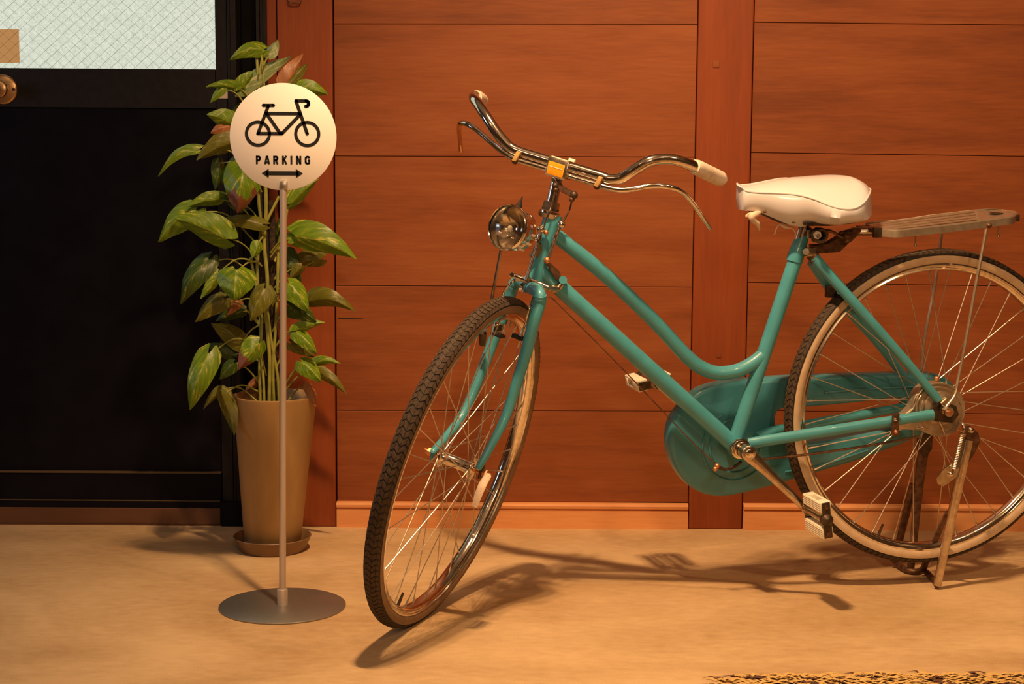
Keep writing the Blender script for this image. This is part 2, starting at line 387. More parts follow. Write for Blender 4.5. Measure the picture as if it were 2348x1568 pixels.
# mortise plugs on the post, and the metal loop near the top of the left one
for u, v, s in ((1642, 148, 14), (1648, 815, 10)):
    c = WY(u, v, -.0085); h = s / 2 / 985
    bm = bx(NB(), c.x - h, c.x + h, -.0095, -.004, c.z - h, c.z + h, .0004)
    finish('mortise_plug', bm, M['plank'], p2, smooth=False)
c = WY(676, -4, -.014); bm = NB()
tube(bm, [c + V((-.014, 0, .02)), c + V((-.014, -.002, -.004)), c + V((-.008, -.004, -.010)), c + V((.008, -.004, -.010)), c + V((.014, -.002, -.004)), c + V((.014, 0, .02))], .0022, 8)
finish('metal_loop', bm, M['rust'], p1)
# baseboards with a small moulding
def baseboard(name, x0, x1, ztop):
    prof = [(0.0, 0), (-.014, 0), (-.014, ztop - .019), (-.0145, ztop - .018), (-.0105, ztop - .0165), (-.0105, ztop - .0145), (-.0165, ztop - .012), (-.0175, ztop - .006), (-.015, ztop - .001), (-.010, ztop), (0.0, ztop)]
    bm = NB(); prism(bm, [V((x0, y, z)) for y, z in prof], V((x1 - x0, 0, 0)))
    return tag(finish(name, bm, M['base'], smooth=False), kind='structure')
baseboard('baseboard_centre', px1 + .001, qx0 - .001, zA[0][0] + .002)
baseboard('baseboard_right', qx1 + .001, 2.55, zB[0][0] + .002)

# ------------------------------------------------------------------ the door
dr = bpy.data.objects.new('door_1', None); COL.objects.link(dr); dr.location = (xl(250, 700), .02, 0); dr['kind'] = 'structure'
tag(dr, 'black metal door with a lit wired glass pane and a black frame')
yl = .008                                            # front of the door leaf
x_edge = xl(503, 700)                                # right edge of leaf
XL = RX0 + .35
z_gl = zz(250, 157); z_r1 = zz(250, 247); z_k0 = zz(250, 1083); z_k1 = zz(250, 1148); z_b = zz(250, 1166)
def part(name, bm, m, p=dr, **k): return finish(name, bm, m, p, **k)
st = x_edge - .0265
part('stile', bx(NB(), x_edge - .001, xl(526, 600), yl - .001, .05, z_b, 2.2, .001), M['black_alu'], smooth=False)
part('rail', bx(NB(), XL, x_edge - .003, yl, .045, z_r1, z_gl, .001), M['black_alu'], smooth=False)
part('door_panel', bx(NB(), XL, x_edge - .003, yl + .006, .045, z_k0, z_r1 - .002), M['black_panel'], smooth=False)
part('kick_rail', bx(NB(), XL, x_edge - .003, yl - .001, .045, z_k1, z_k0 - .004, .0015), M['black_panel'], smooth=False)
part('rail_bead', bx(NB(), XL, x_edge - .003, yl - .004, .045, z_k0 - .003, z_k0 + .0015, .0008), M['bead'], smooth=False)
part('rail_bead', bx(NB(), XL, x_edge - .004, yl - .0075, .045, z_k1 - .0008, z_k1 + .0012, .0004), M['bead'], smooth=False)
part('bottom_rail', bx(NB(), XL, x_edge - .004, yl - .006, .045, z_b + .001, z_k1 - .001, .002), M['black_panel'], smooth=False)
xg = xl(495, 80)
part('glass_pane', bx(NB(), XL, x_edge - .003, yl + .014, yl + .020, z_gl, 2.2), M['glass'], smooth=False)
bm = NB(); s = .0195
for k in range(-80, 80):                              # diagonal wires cast into the pane
    for sg, off in ((1, 0.0), (-1, .009)):
        c0 = x_edge + off + k * s * 1.42
        a = V((c0, yl + .0125, z_gl)); b_ = V((c0 + sg * .5 * 1.12, yl + .0125, z_gl + .5))
        # clip to the pane
        def clip(p, q):
            xa, xb = XL, x_edge - .003
            t0, t1 = 0, 1; dx = q.x - p.x
            for lim, sgn in ((xa, 1), (xb, -1)):
                if abs(dx) < 1e-9: continue
                t = (lim - p.x) / dx
                if sgn * dx > 0: t0 = max(t0, t)
                else: t1 = min(t1, t)
            return (p + (q - p) * t0, p + (q - p) * t1) if t1 > t0 else None
        r = clip(a, b_)
        if r: tube(bm, r, .00036 if sg > 0 else .00022, 3, 1)
part('wire_mesh', bm, mat('glass_wire', (.30, .32, .22), .6))
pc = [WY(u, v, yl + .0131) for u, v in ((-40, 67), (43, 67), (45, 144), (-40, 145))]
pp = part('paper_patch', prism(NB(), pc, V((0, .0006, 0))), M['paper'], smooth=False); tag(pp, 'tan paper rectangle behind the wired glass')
# frame: jamb stops beside the leaf
def vbar(name, u0, u1, v, y0, y1, z0, z1, m='black_alu', bev=.0012):
    return part(name, bx(NB(), xl(u0, v), xl(u1, v), y0, y1, z0, z1, bev), M[m], smooth=False)
vbar('jamb', 526.5, 534, 500, .001, .05, .0, RZ1); vbar('jamb', 534.5, 547, 500, -.004, .05, 0, RZ1)
vbar('jamb_groove', 546, 590, 120, .045, .06, 0, RZ1, 'black_panel')
vbar('jamb', 588, 596, 120, -.004, .05, 0, RZ1); vbar('jamb', 596.5, 604, 120, -.001, .05, 0, RZ1); vbar('jamb', 604.5, 613, 120, -.006, .05, 0, RZ1)
zb = zz(530, 1150)
part('jamb_foot', bx(NB(), xl(509, 1180), xl(560, 1180), -.012, .05, 0, zb, .001), M['black_panel'], smooth=False)
part('jamb_foot', bx(NB(), xl(506, 1180), xl(509.3, 1180), -.008, .05, .004, zb + .006, .0005), M['black_panel'], smooth=False)
sp_ = vbar('strike_plate', 497, 521.5, 211, yl - .004, yl, zz(510, 226), zz(510, 197), 'plate')
tag(sp_, 'pale metal strike plate on the black stile')
# knob
kc = WY(6, 205, yl)
bm = NB(); lathe(bm, kc, -Y1, [(0, .006), (.030, .006), (.033, .0045), (.0355, .0015), (.0355, -.001)], 48); kn = part('door_knob', bm, M['brass']); tag(kn, 'brushed brass rose and knob')
bm = NB(); lathe(bm, kc + V((.004, 0, 0)), -Y1, [(0.011, .004), (.011, .03), (.019, .038), (.0205, .044), (.0195, .050), (.017, .0515), (0, .0515)], 40); finish('knob_grip', bm, M['brass'], kn)
bm = NB(); c = WY(31, 205, yl - .0055); lathe(bm, c, -Y1, [(0, .002), (.003, .002), (.0042, 0)], 16); finish('screw', bm, M['rust'], kn)
# sill below the door
tag(finish('trim_4', bx(NB(), RX0, xl(508, 1180), -.001, .06, 0.0015, z_b + .002, .0015), M['sill'], smooth=False), 'brown wooden sill under the black door', kind='structure')
tag(finish('trim_5', bx(NB(), RX0, xl(508, 1180), -.007, -.002, 0, .0022), M['sill'], smooth=False), 'thin joint strip between sill and floor', kind='structure')

# ================================================================== POT, SAUCER, PLANT
PX, PY = -.5366, -.227
sc_ = NB(); lathe(sc_, V((PX, PY, 0)), Z1, [(0, 0), (.070, 0), (.074, .003), (.086, .030), (.0875, .032), (.0865, .0335), (.084, .032), (.074, .008), (0, .007)], 64)
so = finish('saucer', sc_, M['saucer'], origin=V((PX, PY, 0)))
tag(so, 'shallow brown round saucer under the tall tapered plant pot', 'saucer')
PZ0 = .0085; lean = V((.010, 0, 0))
pl = thing('potted_pothos', 'tall brown tapered pot with a climbing variegated pothos by the black door', 'potted plant', V((PX, PY, PZ0)))
bm = NB(); lathe(bm, V((PX, PY, PZ0)), Z1, [(0, 0), (.060, 0), (.0625, .003), (.0915, .338), (.0930, .3415), (.0928, .344), (.0900, .3445), (.0885, .342), (.084, .30), (0, .30)], 72)
for v in bm.verts: v.co.x += .010 * (v.co.z - PZ0) / .34
finish('pot', bm, M['pot'], pl)
bm = NB(); lathe(bm, V((PX + .009, PY, PZ0)), Z1, [(.085, .312), (.05, .317), (.02, .322), (0, .324)], 32)
for v in bm.verts: v.co.z += random.uniform(-.003, .003)
finish('soil', bm, M['soil'], pl)
PLY = PY
def PP(u, v, d=0): return WY(u, v, PLY - d)      # d: metres toward the camera
for pts, r in (([(612, 920, 0), (607, 700, 0), (604, 480, 0), (600, 300, 0), (603, 200, 0)], .010), ([(634, 920, 0), (630, 760, 0), (626, 600, 0), (622, 460, 0)], .008)):
    bm = NB(); P = [PP(*p) for p in pts]; tube(bm, P, r, 10, 8)
    for v in bm.verts: v.co += V((random.uniform(-1, 1), random.uniform(-1, 1), 0)) * .0015
    finish('moss_pole', bm, M['totem'], pl)
STEMS = [([(597, 922, .03), (595, 850, .03), (598, 760, .025), (592, 680, .02), (590, 600, .02), (598, 520, .02), (592, 440, .02), (598, 360, .015), (600, 250, .01), (606, 140, 0)], .0036),
         ([(617, 922, .035), (618, 820, .03), (612, 740, .03), (613, 640, .028), (606, 560, .026), (610, 480, .024), (606, 400, .02), (590, 300, .02)], .0042),
         ([(628, 922, .03), (626, 840, .03), (632, 750, .028), (636, 660, .028), (640, 560, .02), (655, 500, .02), (660, 440, .015), (655, 330, .01), (650, 200, .0)], .0034),
         ([(640, 922, .03), (636, 860, .03), (622, 780, .03), (612, 700, .035)], .0032),
         ([(606, 922, .04), (604, 870, .035), (598, 800, .035), (600, 720, .03), (584, 640, .03), (575, 590, .03)], .0030),
         ([(600, 535, .03), (615, 500, .03), (640, 450, .02)], .0032), ([(614, 240, .01), (605, 190, .01), (600, 120, .0)], .0026), ([(598, 240, .01), (592, 180, .01), (588, 118, .0)], .003)]
for P, r in STEMS:
    bm = NB(); tube(bm, [PP(*p) for p in P], r, 8, 5); finish('stem', bm, M['stem'], pl)
# leaves: attach (u,v,d), tip (u,v,d), half width px, material, brown, sideways tilt, arch, stem origin
LV = [
 ((603,116,.0),(526,138,.03),20,'leaf',0,.25,.35,(594,170)), ((617,128,.0),(638,92,-.02),14,'leaf_silver',0,.6,.1,(604,150)),
 ((548,204,.03),(581,162,.02),17,'leaf',.15,.5,.15,(580,240)), ((550,202,.03),(473,198,.05),13,'leaf',0,.6,.3,(580,240)),
 ((512,202,.04),(482,236,.05),11,'leaf',0,.4,.1,(570,250)), ((556,203,.02),(668,131,-.03),20,'leaf_silver',0,.5,.12,(590,250)),
 ((652,192,.0),(693,124,-.03),22,'leaf_dead',0,.4,.1,(640,240)), ((662,196,.0),(706,146,-.02),15,'leaf_olive',.2,.3,.1,(640,240)),
 ((686,206,.01),(752,216,.0),22,'leaf',.1,.2,.3,(650,260)), ((536,284,.03),(474,262,.05),24,'leaf',0,.2,.25,(585,330)),
 ((530,292,.03),(482,306,.05),18,'leaf_dead',0,.3,.2,(585,330)), ((540,322,.03),(450,366,.05),27,'leaf_olive',0,.35,.3,(590,380)),
 ((455,347,.04),(363,405,.06),14,'leaf',0,.5,.5,(590,400)), ((502,372,.0),(493,436,.01),16,'leaf_dark',0,.5,.1,(590,420)),
 ((560,384,.07),(545,490,.09),46,'leaf',.38,.1,.12,(600,440)), ((520,410,.01),(560,340,.0),20,'leaf_dark',0,.4,.1,(600,440)),
 ((664,466,.02),(729,410,.0),19,'leaf',0,.3,.15,(640,520)), ((502,456,.04),(428,474,.06),18,'leaf',0,.3,.25,(592,520)),
 ((450,484,.04),(364,556,.06),34,'leaf',0,.3,.3,(590,560)), ((520,545,.07),(398,497,.08),36,'leaf',0,.35,.2,(600,610)),
 ((600,516,.04),(492,510,.05),17,'leaf_olive',0,.5,.2,(604,560)), ((662,550,.05),(688,522,.04),13,'leaf',0,.4,.1,(620,580)),
 ((680,540,.05),(818,592,.06),36,'leaf',0,.3,.3,(620,590)), ((736,592,.0),(666,602,.0),24,'leaf_olive',0,.4,.2,(640,690)),
 ((480,598,.04),(415,698,.06),28,'leaf_dark',0,.4,.4,(588,640)), ((497,628,.05),(459,685,.07),15,'leaf',0,.5,.2,(590,600)),
 ((543,622,.09),(538,690,.11),47,'leaf',.12,.1,.1,(592,600)), ((592,558,.06),(577,593,.07),15,'leaf',0,.3,.1,(606,540)),
 ((513,688,.04),(449,739,.05),24,'leaf_olive',0,.4,.25,(594,745)), ((609,670,.06),(642,674,.06),7,'leaf_olive',0,.3,.05,(600,700)),
 ((608,664,.08),(575,736,.10),28,'leaf_olive',0,.35,.15,(606,740)), ((662,652,.07),(708,717,.09),27,'leaf',0,.3,.15,(625,700)),
 ((712,690,.03),(815,713,.05),24,'leaf_olive',0,.3,.55,(640,740)), ((662,702,.05),(726,738,.06),24,'leaf_dark',0,.3,.15,(625,760)),
 ((676,757,.06),(745,738,.05),14,'leaf',0,.4,.2,(628,800)), ((680,764,.06),(727,813,.08),19,'leaf',0,.3,.15,(628,800)),
 ((555,788,.02),(484,742,.02),25,'leaf_olive',0,.3,.2,(596,745)), ((532,816,.01),(470,790,.01),17,'leaf_dark',0,.3,.2,(596,830)),
 ((480,812,.05),(436,940,.08),32,'leaf',0,.25,.25,(594,790)), ((592,787,.08),(546,848,.10),28,'leaf',.30,.2,.15,(610,860)),
 ((536,834,.04),(504,870,.05),18,'leaf_dark',0,.3,.15,(596,880)), ((668,788,.02),(722,820,.02),17,'leaf_olive',0,.3,.15,(630,850)),
 ((720,832,.03),(781,833,.04),12,'leaf',0,.3,.35,(640,900)), ((692,832,.06),(737,878,.08),23,'leaf',0,.25,.15,(645,905)),
 ((732,853,.04),(795,903,.05),15,'leaf_olive',0,.3,.3,(645,905)), ((508,893,.03),(466,938,.04),11,'leaf_olive',0,.5,.4,(590,920)),
 ((510,902,.06),(538,998,.09),20,'leaf_olive',0,.35,-.25,(598,900)), ((706,884,.02),(724,934,.05),13,'leaf_dead',0,.5,.15,(660,920)),
 ((546,690,.02),(520,724,.03),15,'leaf_dead',0,.4,.15,(594,700)), ((556,712,.0),(494,736,.01),18,'leaf_dark',0,.4,.15,(594,740)),
 ((660,580,.01),(690,660,.02),20,'leaf_dark',0,.3,.15,(630,640)), ((690,612,.04),(664,640,.04),14,'leaf_olive',0,.3,.15,(630,660)),
 ((560,470,.0),(500,440,.0),22,'leaf_dark',0,.3,.1,(600,520)), ((640,560,.0),(640,500,.0),16,'leaf_dark',0,.3,.1,(630,600)),
 ((540,280,.0),(560,230,.0),20,'leaf_dark',0,.3,.1,(600,300)), ((595,872,.0),(560,900,.0),12,'leaf_dead',0,.3,.1,(600,900)),
]
def leaf(A, T, hw, tilt, arch, mt, brown, k):
    ax = T - A; Ln = ax.length; axn = ax.normalized()
    view = (CAM - (A + T) / 2).normalized()
    side = axn.cross(view).normalized(); nrm = side.cross(axn).normalized()
    if nrm.dot(view) < 0: nrm = -nrm
    sd = 1 if (k * 7919) % 2 else -1
    side2 = (side + nrm * tilt * sd).normalized() * math.sqrt(1 + tilt * tilt)
    nr = axn.cross(side2).normalized()
    if nr.dot(view) < 0: nr = -nr
    up = Z1 if abs(axn.z) < .8 else nr
    n, mm_ = 12, 6; bm = NB(); lay = bm.verts.layers.float_vector.new('leafuv'); grid = []
    for i in range(n + 1):
        t = i / n
        wv = (math.sin(PI * min(1, (t * .93 + .07)) ** .62) ** .82) * (1 - .12 * t) if t < 1 else 0
        if i == 0: wv = .34
        row = []
        for j in range(-mm_, mm_ + 1):
            s = j / mm_
            back = -.15 * Ln * (abs(s) ** 1.4) * (1 - t) ** 3 * 1.0 + (.07 * Ln * (1 - abs(s)) * (1 - t) ** 3 if False else 0)
            notch = -.10 * Ln * math.exp(-((abs(s) - .6) / .35) ** 2) * (1 - t) ** 4
            p = A + axn * (Ln * t + back + notch)
            p = p + side2 * (hw * wv * s)
            p = p + nr * (hw * .30 * wv * (abs(s) ** 1.3) * -1 + hw * .30 * (1 - abs(s)))          # fold along the midrib
            p = p + nr * (hw * .05 * math.sin(t * 17 + s * 5 + k))                                # small waves
            p = p + (up * .6 + nr * .4) * (arch * Ln * .55 * math.sin(PI * t) )
            v = bm.verts.new(p); v[lay] = (t, s, (max(0, t - .15) * 1.15 if brown > .2 else (abs(s) * .3)) * (1 if brown else 0) + brown * .55)
            row.append(v)
        grid.append(row)
    for i in range(n):
        for j in range(2 * mm_):
            bm.faces.new((grid[i][j], grid[i][j + 1], grid[i + 1][j + 1], grid[i + 1][j]))
    bmesh.ops.remove_doubles(bm, verts=bm.verts, dist=1e-5)
    o = finish('leaf', bm, M[mt], pl, angle=180)
    if mt == 'leaf_dead': tag(o, 'shrivelled brown leaf')
    elif brown > .2: tag(o, 'variegated leaf with a browned tip')
    return o
for k, (a, t, hw, mt, br, ti, ar, so_) in enumerate(LV):
    A, T = PP(a[0], a[1], a[2]), PP(t[0], t[1], t[2]); h = hw / PXM(PLY - (a[2] + t[2]) / 2)
    leaf(A, T, h, ti, ar, mt, br, k)
    S0 = PP(so_[0], so_[1], .025)
    if (A - S0).length > .01:
        mid = (A + S0) / 2 + V((0, 0, .22 * abs(A.x - S0.x))) 
        bm = NB(); tube(bm, [S0, mid, A + (T - A) * .03], [.0021, .0017, .0014], 6, 6); finish('petiole', bm, M['stem'], pl)

# ================================================================== SIGN
SB = V((-.4524, 3.2395 - 3.92, 0)); Rb = .1252
sg = thing('parking_sign', 'round white bicycle parking sign on a slim silver pole with a round steel base', 'sign', SB)
bm = NB(); lathe(bm, SB, Z1, [(0, 0), (Rb - .001, 0), (Rb, .001), (Rb, .0028), (Rb - .001, .0036), (0, .0036)], 96); finish('base_plate', bm, M['baseplate'], sg)
bm = NB(); lathe(bm, SB, Z1, [(0, .0036), (.0105, .0036), (.0105, .034), (.0098, .0355), (.0075, .036), (0, .036)], 28); finish('socket', bm, M['pole'], sg)
yS = SB.y
dc = WY(649.6, 313.8, yS + .004); Rd = 121.5 / PXM(yS) * 1.0
topz = WY(650, 432, yS).z
bm = NB(); lathe(bm, V((SB.x, yS, 0)), Z1, [(0, .03), (.0068, .03), (.0068, topz), (0, topz)], 24)
for v in bm.verts: v.co.x += (dc.x + .0005 - SB.x) * v.co.z / dc.z
finish('pole', bm, M['pole'], sg)
# disc: stands upright, just behind the pole's front face
bm = NB(); lathe(bm, V((dc.x, yS + .001, dc.z)), Y1, [(0, 0), (Rd - .0006, 0), (Rd, .0005), (Rd, .0025), (Rd - .0006, .003), (0, .003)], 128)
disc = finish('sign_disc', bm, M['sign'], sg)
bm = NB(); cc = V((dc.x + .0008, yS - .002, topz + .006)); box(bm, cc, X1 * .0076, Y1 * .006, Z1 * .0095, .0045); finish('pole_clip', bm, M['alu'], sg)
bm = NB(); lathe(bm, cc + V((0, -.006, .001)), -Y1, [(.0035, 0), (.0035, .001), (0, .0018)], 16); finish('clip_screw', bm, M['alu'], sg)
K = Rd / 733.0
def SP(x, y): return V((dc.x + (x - 782) * K, yS + .0004, dc.z - (y - 685) * K))
def stroke(bm, pts, wd, rnd=True):
    P = [SP(*p) for p in pts]; h = wd * K / 2; d = V((0, .0006, 0))
    for a, b in zip(P, P[1:]):
        t = (b - a).normalized(); s = V((-t.z, 0, t.x)) * h
        vs = [bm.verts.new(q) for q in (a + s, b + s, b - s, a - s)]; bm.faces.new(vs)
    ends = P if rnd else P[1:-1]
    for p in ends:
        bm.faces.new([bm.verts.new(p + V((math.cos(2 * PI * i / 20) * h, 0, math.sin(2 * PI * i / 20) * h))) for i in range(20)])
def ring(bm, c, r, wd, n=64):
    C = SP(*c); a, b = (r + wd / 2) * K, (r - wd / 2) * K
    o = [bm.verts.new(C + V((math.cos(2 * PI * i / n) * a, 0, math.sin(2 * PI * i / n) * a))) for i in range(n)]
    q = [bm.verts.new(C + V((math.cos(2 * PI * i / n) * b, 0, math.sin(2 * PI * i / n) * b))) for i in range(n)]
    for i in range(n): bm.faces.new((o[i], o[(i + 1) % n], q[(i + 1) % n], q[i]))
def printed(name, bm):
    bmesh.ops.recalc_face_normals(bm, faces=bm.faces)
    o = finish(name, bm, M['ink'], disc, smooth=False); return o
bm = NB()
ring(bm, (438, 643), 158, 44); ring(bm, (1115, 643), 158, 44)
for s_ in ([(518, 257), (655, 257)], [(583, 270), (438, 641)], [(553, 367), (1005, 367)], [(560, 372), (745, 641)], [(438, 641), (765, 641)], [(765, 641), (1022, 378)], [(965, 193), (1115, 641)],
           [(965, 193), (1104, 193), (1126, 200), (1137, 218), (1137, 240), (1124, 260), (1098, 268)]): stroke(bm, s_, 46)
tag(printed('bicycle_pictogram', bm), 'black bicycle symbol')
T_, B_ = 943, 1060; m_ = (T_ + B_) / 2
LET = {'P': [[(418, T_), (418, B_)], [(405, T_ + 13), (448, T_ + 13), (461, T_ + 26), (461, 990), (448, 1005), (418, 1005)]],
       'A': [[(530, B_), (557, T_)], [(586, B_), (561, T_)], [(540, 1035), (578, 1035)]],
       'R': [[(656, T_), (656, B_)], [(645, T_ + 13), (690, T_ + 13), (702, T_ + 26), (702, 985), (690, 1000), (656, 1000)], [(678, 1002), (704, B_)]],
       'K': [[(778, T_), (778, B_)], [(824, T_), (782, 1008)], [(792, 993), (825, B_)]],
       'I': [[(893, T_), (893, B_)]],
       'N': [[(970, T_), (970, B_)], [(1017, T_), (1017, B_)], [(972, T_ + 5), (1016, B_ - 5)]],
       'G': [[(1140, 972), (1136, 962), (1124, 955), (1108, 955), (1094, 964), (1090, 978), (1090, 1026), (1095, 1040), (1108, 1047), (1124, 1047), (1139, 1040)], [(1139, B_ - 10), (1139, 1003)], [(1118, 1004), (1152, 1004)]]}
for ch, ss in LET.items():
    bm = NB()
    for s_ in ss: stroke(bm, s_, 26, False)
    printed('printed_letter', bm)
bm = NB(); stroke(bm, [(545, 1184), (990, 1184)], 57, False)
for pts in ([(483, 1184), (574, 1124), (580, 1130), (572, 1184), (580, 1240), (574, 1246)], [(1050, 1184), (957, 1124), (952, 1130), (960, 1184), (952, 1240), (957, 1246)]):
    bm.faces.new([bm.verts.new(SP(*p)) for p in pts])
tag(printed('double_arrow', bm), 'black double-headed arrow')

# ================================================================== BICYCLE
PSI, LEAN = .2644, -.031
BN = V((math.sin(PSI) * math.cos(LEAN), -math.cos(PSI) * math.cos(LEAN), math.sin(LEAN)))   # near side
BXX = V((math.cos(PSI), math.sin(PSI), 0))                                                  # rearward
BZ = BXX.cross(BN); BZ = BZ if BZ.z > 0 else -BZ
CR = V((.8704, 3.433 - 3.92, .3759))                                                        # rear hub
YF, LF = 1.1941, -.2794
N2 = V((math.sin(YF) * math.cos(LF), -math.cos(YF) * math.cos(LF), math.sin(LF)))           # front hub axis
CF = V((-.1015, 3.115 - 3.92, .3171))
def Bp(u, v, s=0.0): return UP(u, v, CR + BN * s, BN)          # on the bicycle's plane, s metres to the near side
def Fp(u, v, s=0.0): return UP(u, v, CF + N2 * s, N2)          # on the front wheel's plane
OT = Bp(1285.5, 377); OB = Bp(1224, 645); SA = (OT - OB).normalized()
BB_ = SA.cross(N2).normalized(); BB_ = BB_ if BB_.y > 0 else -BB_                            # backward of the steered front
def Hp(u, v, b=0.0): return UP(u, v, OT + BB_ * b, BB_)
bk = thing('bicycle', 'teal step-through bicycle with a white saddle standing on its stand', 'bicycle', V((.4, -.55, 0)))
def bp(name, bm, m, p=bk, **k): return finish(name, bm, M[m] if isinstance(m, str) else m, p, **k)

# ---- frame
def T(name, pts, r, m='teal', n=18, k=6, p=bk, **kw):
    bm = NB(); tube(bm, pts, r, n, k, **kw); return bp(name, bm, m, p)
T('head_tube', [Bp(1221, 655), Bp(1269.5, 492)], .0178, k=1)
T('top_tube', [Bp(1262, 530), Bp(1330, 583), Bp(1400, 641), Bp(1480, 716), Bp(1530, 768), Bp(1570, 812), Bp(1605, 841), Bp(1645, 855), Bp(1690, 850), Bp(1725, 833), Bp(1752, 812)], .0142)
T('down_tube', [Bp(1232, 612), Bp(1684, 1021)], .0165, k=1)
T('seat_tube', [Bp(1685, 1012), Bp(1832, 570)], .0146, k=1)
T('seat_lug', [Bp(1820.5, 600), Bp(1826, 582), Bp(1838, 548), Bp(1841, 540)], [.0166, .0166, .0135, .0125], k=3)
T('seat_post', [Bp(1834, 555), Bp(1846, 516)], .0125, 'chrome', k=1)
T('bottom_bracket', [Bp(1686, 1022, -.036), Bp(1686, 1022, 0) + BN * .034], .0208, n=24, k=1)
T('seat_stay', [Bp(1866, 590, .018), Bp(1959, 695, .038), Bp(2075, 826, .055), Bp(2152, 917, .062)], [.0108, .0108, .0095, .0085])
T('seat_stay', [Bp(1862, 600, -.018), Bp(1916, 677, -.034), Bp(2007, 779, -.05), Bp(2085, 878, -.058)], [.0108, .0108, .0095, .0085])
T('chain_stay', [Bp(1716, 1017, .022), Bp(1783, 1006, .036), Bp(1926, 984, .055), Bp(2064, 962, .062), Bp(2139, 951, .064)], [.0115, .0115, .0112, .0105, .0115], flat=(BN, .75))
T('chain_stay', [Bp(1735, 1004, -.020), Bp(1775, 988, -.034), Bp(1830, 978, -.045), Bp(1940, 957, -.055), Bp(2090, 930, -.06)], [.011, .011, .0108, .01, .009])
T('stay_bridge', [Bp(1925, 668, .034), Bp(1925, 668, -.034)], .006, k=1)
bm = NB(); c = Bp(1912, 668, -.01); box(bm, c, BXX * .018, BN * .006, BZ * .012, .002); bp('rear_brake_bracket', bm, 'darksteel')
# dropout plate
bm = NB(); prism(bm, [Bp(u, v, .058) for u, v in ((2132, 942), (2150, 912), (2166, 920), (2190, 930), (2196, 950), (2182, 968), (2150, 966), (2134, 962))], BN * .005, .001, 1); bp('dropout', bm, 'darksteel')
bm = NB(); prism(bm, [Bp(u, v, .063) for u, v in ((2152, 918), (2166, 910), (2173, 925), (2160, 938))], BN * .006, .001, 1); bp('dropout_lug', bm, 'chrome')

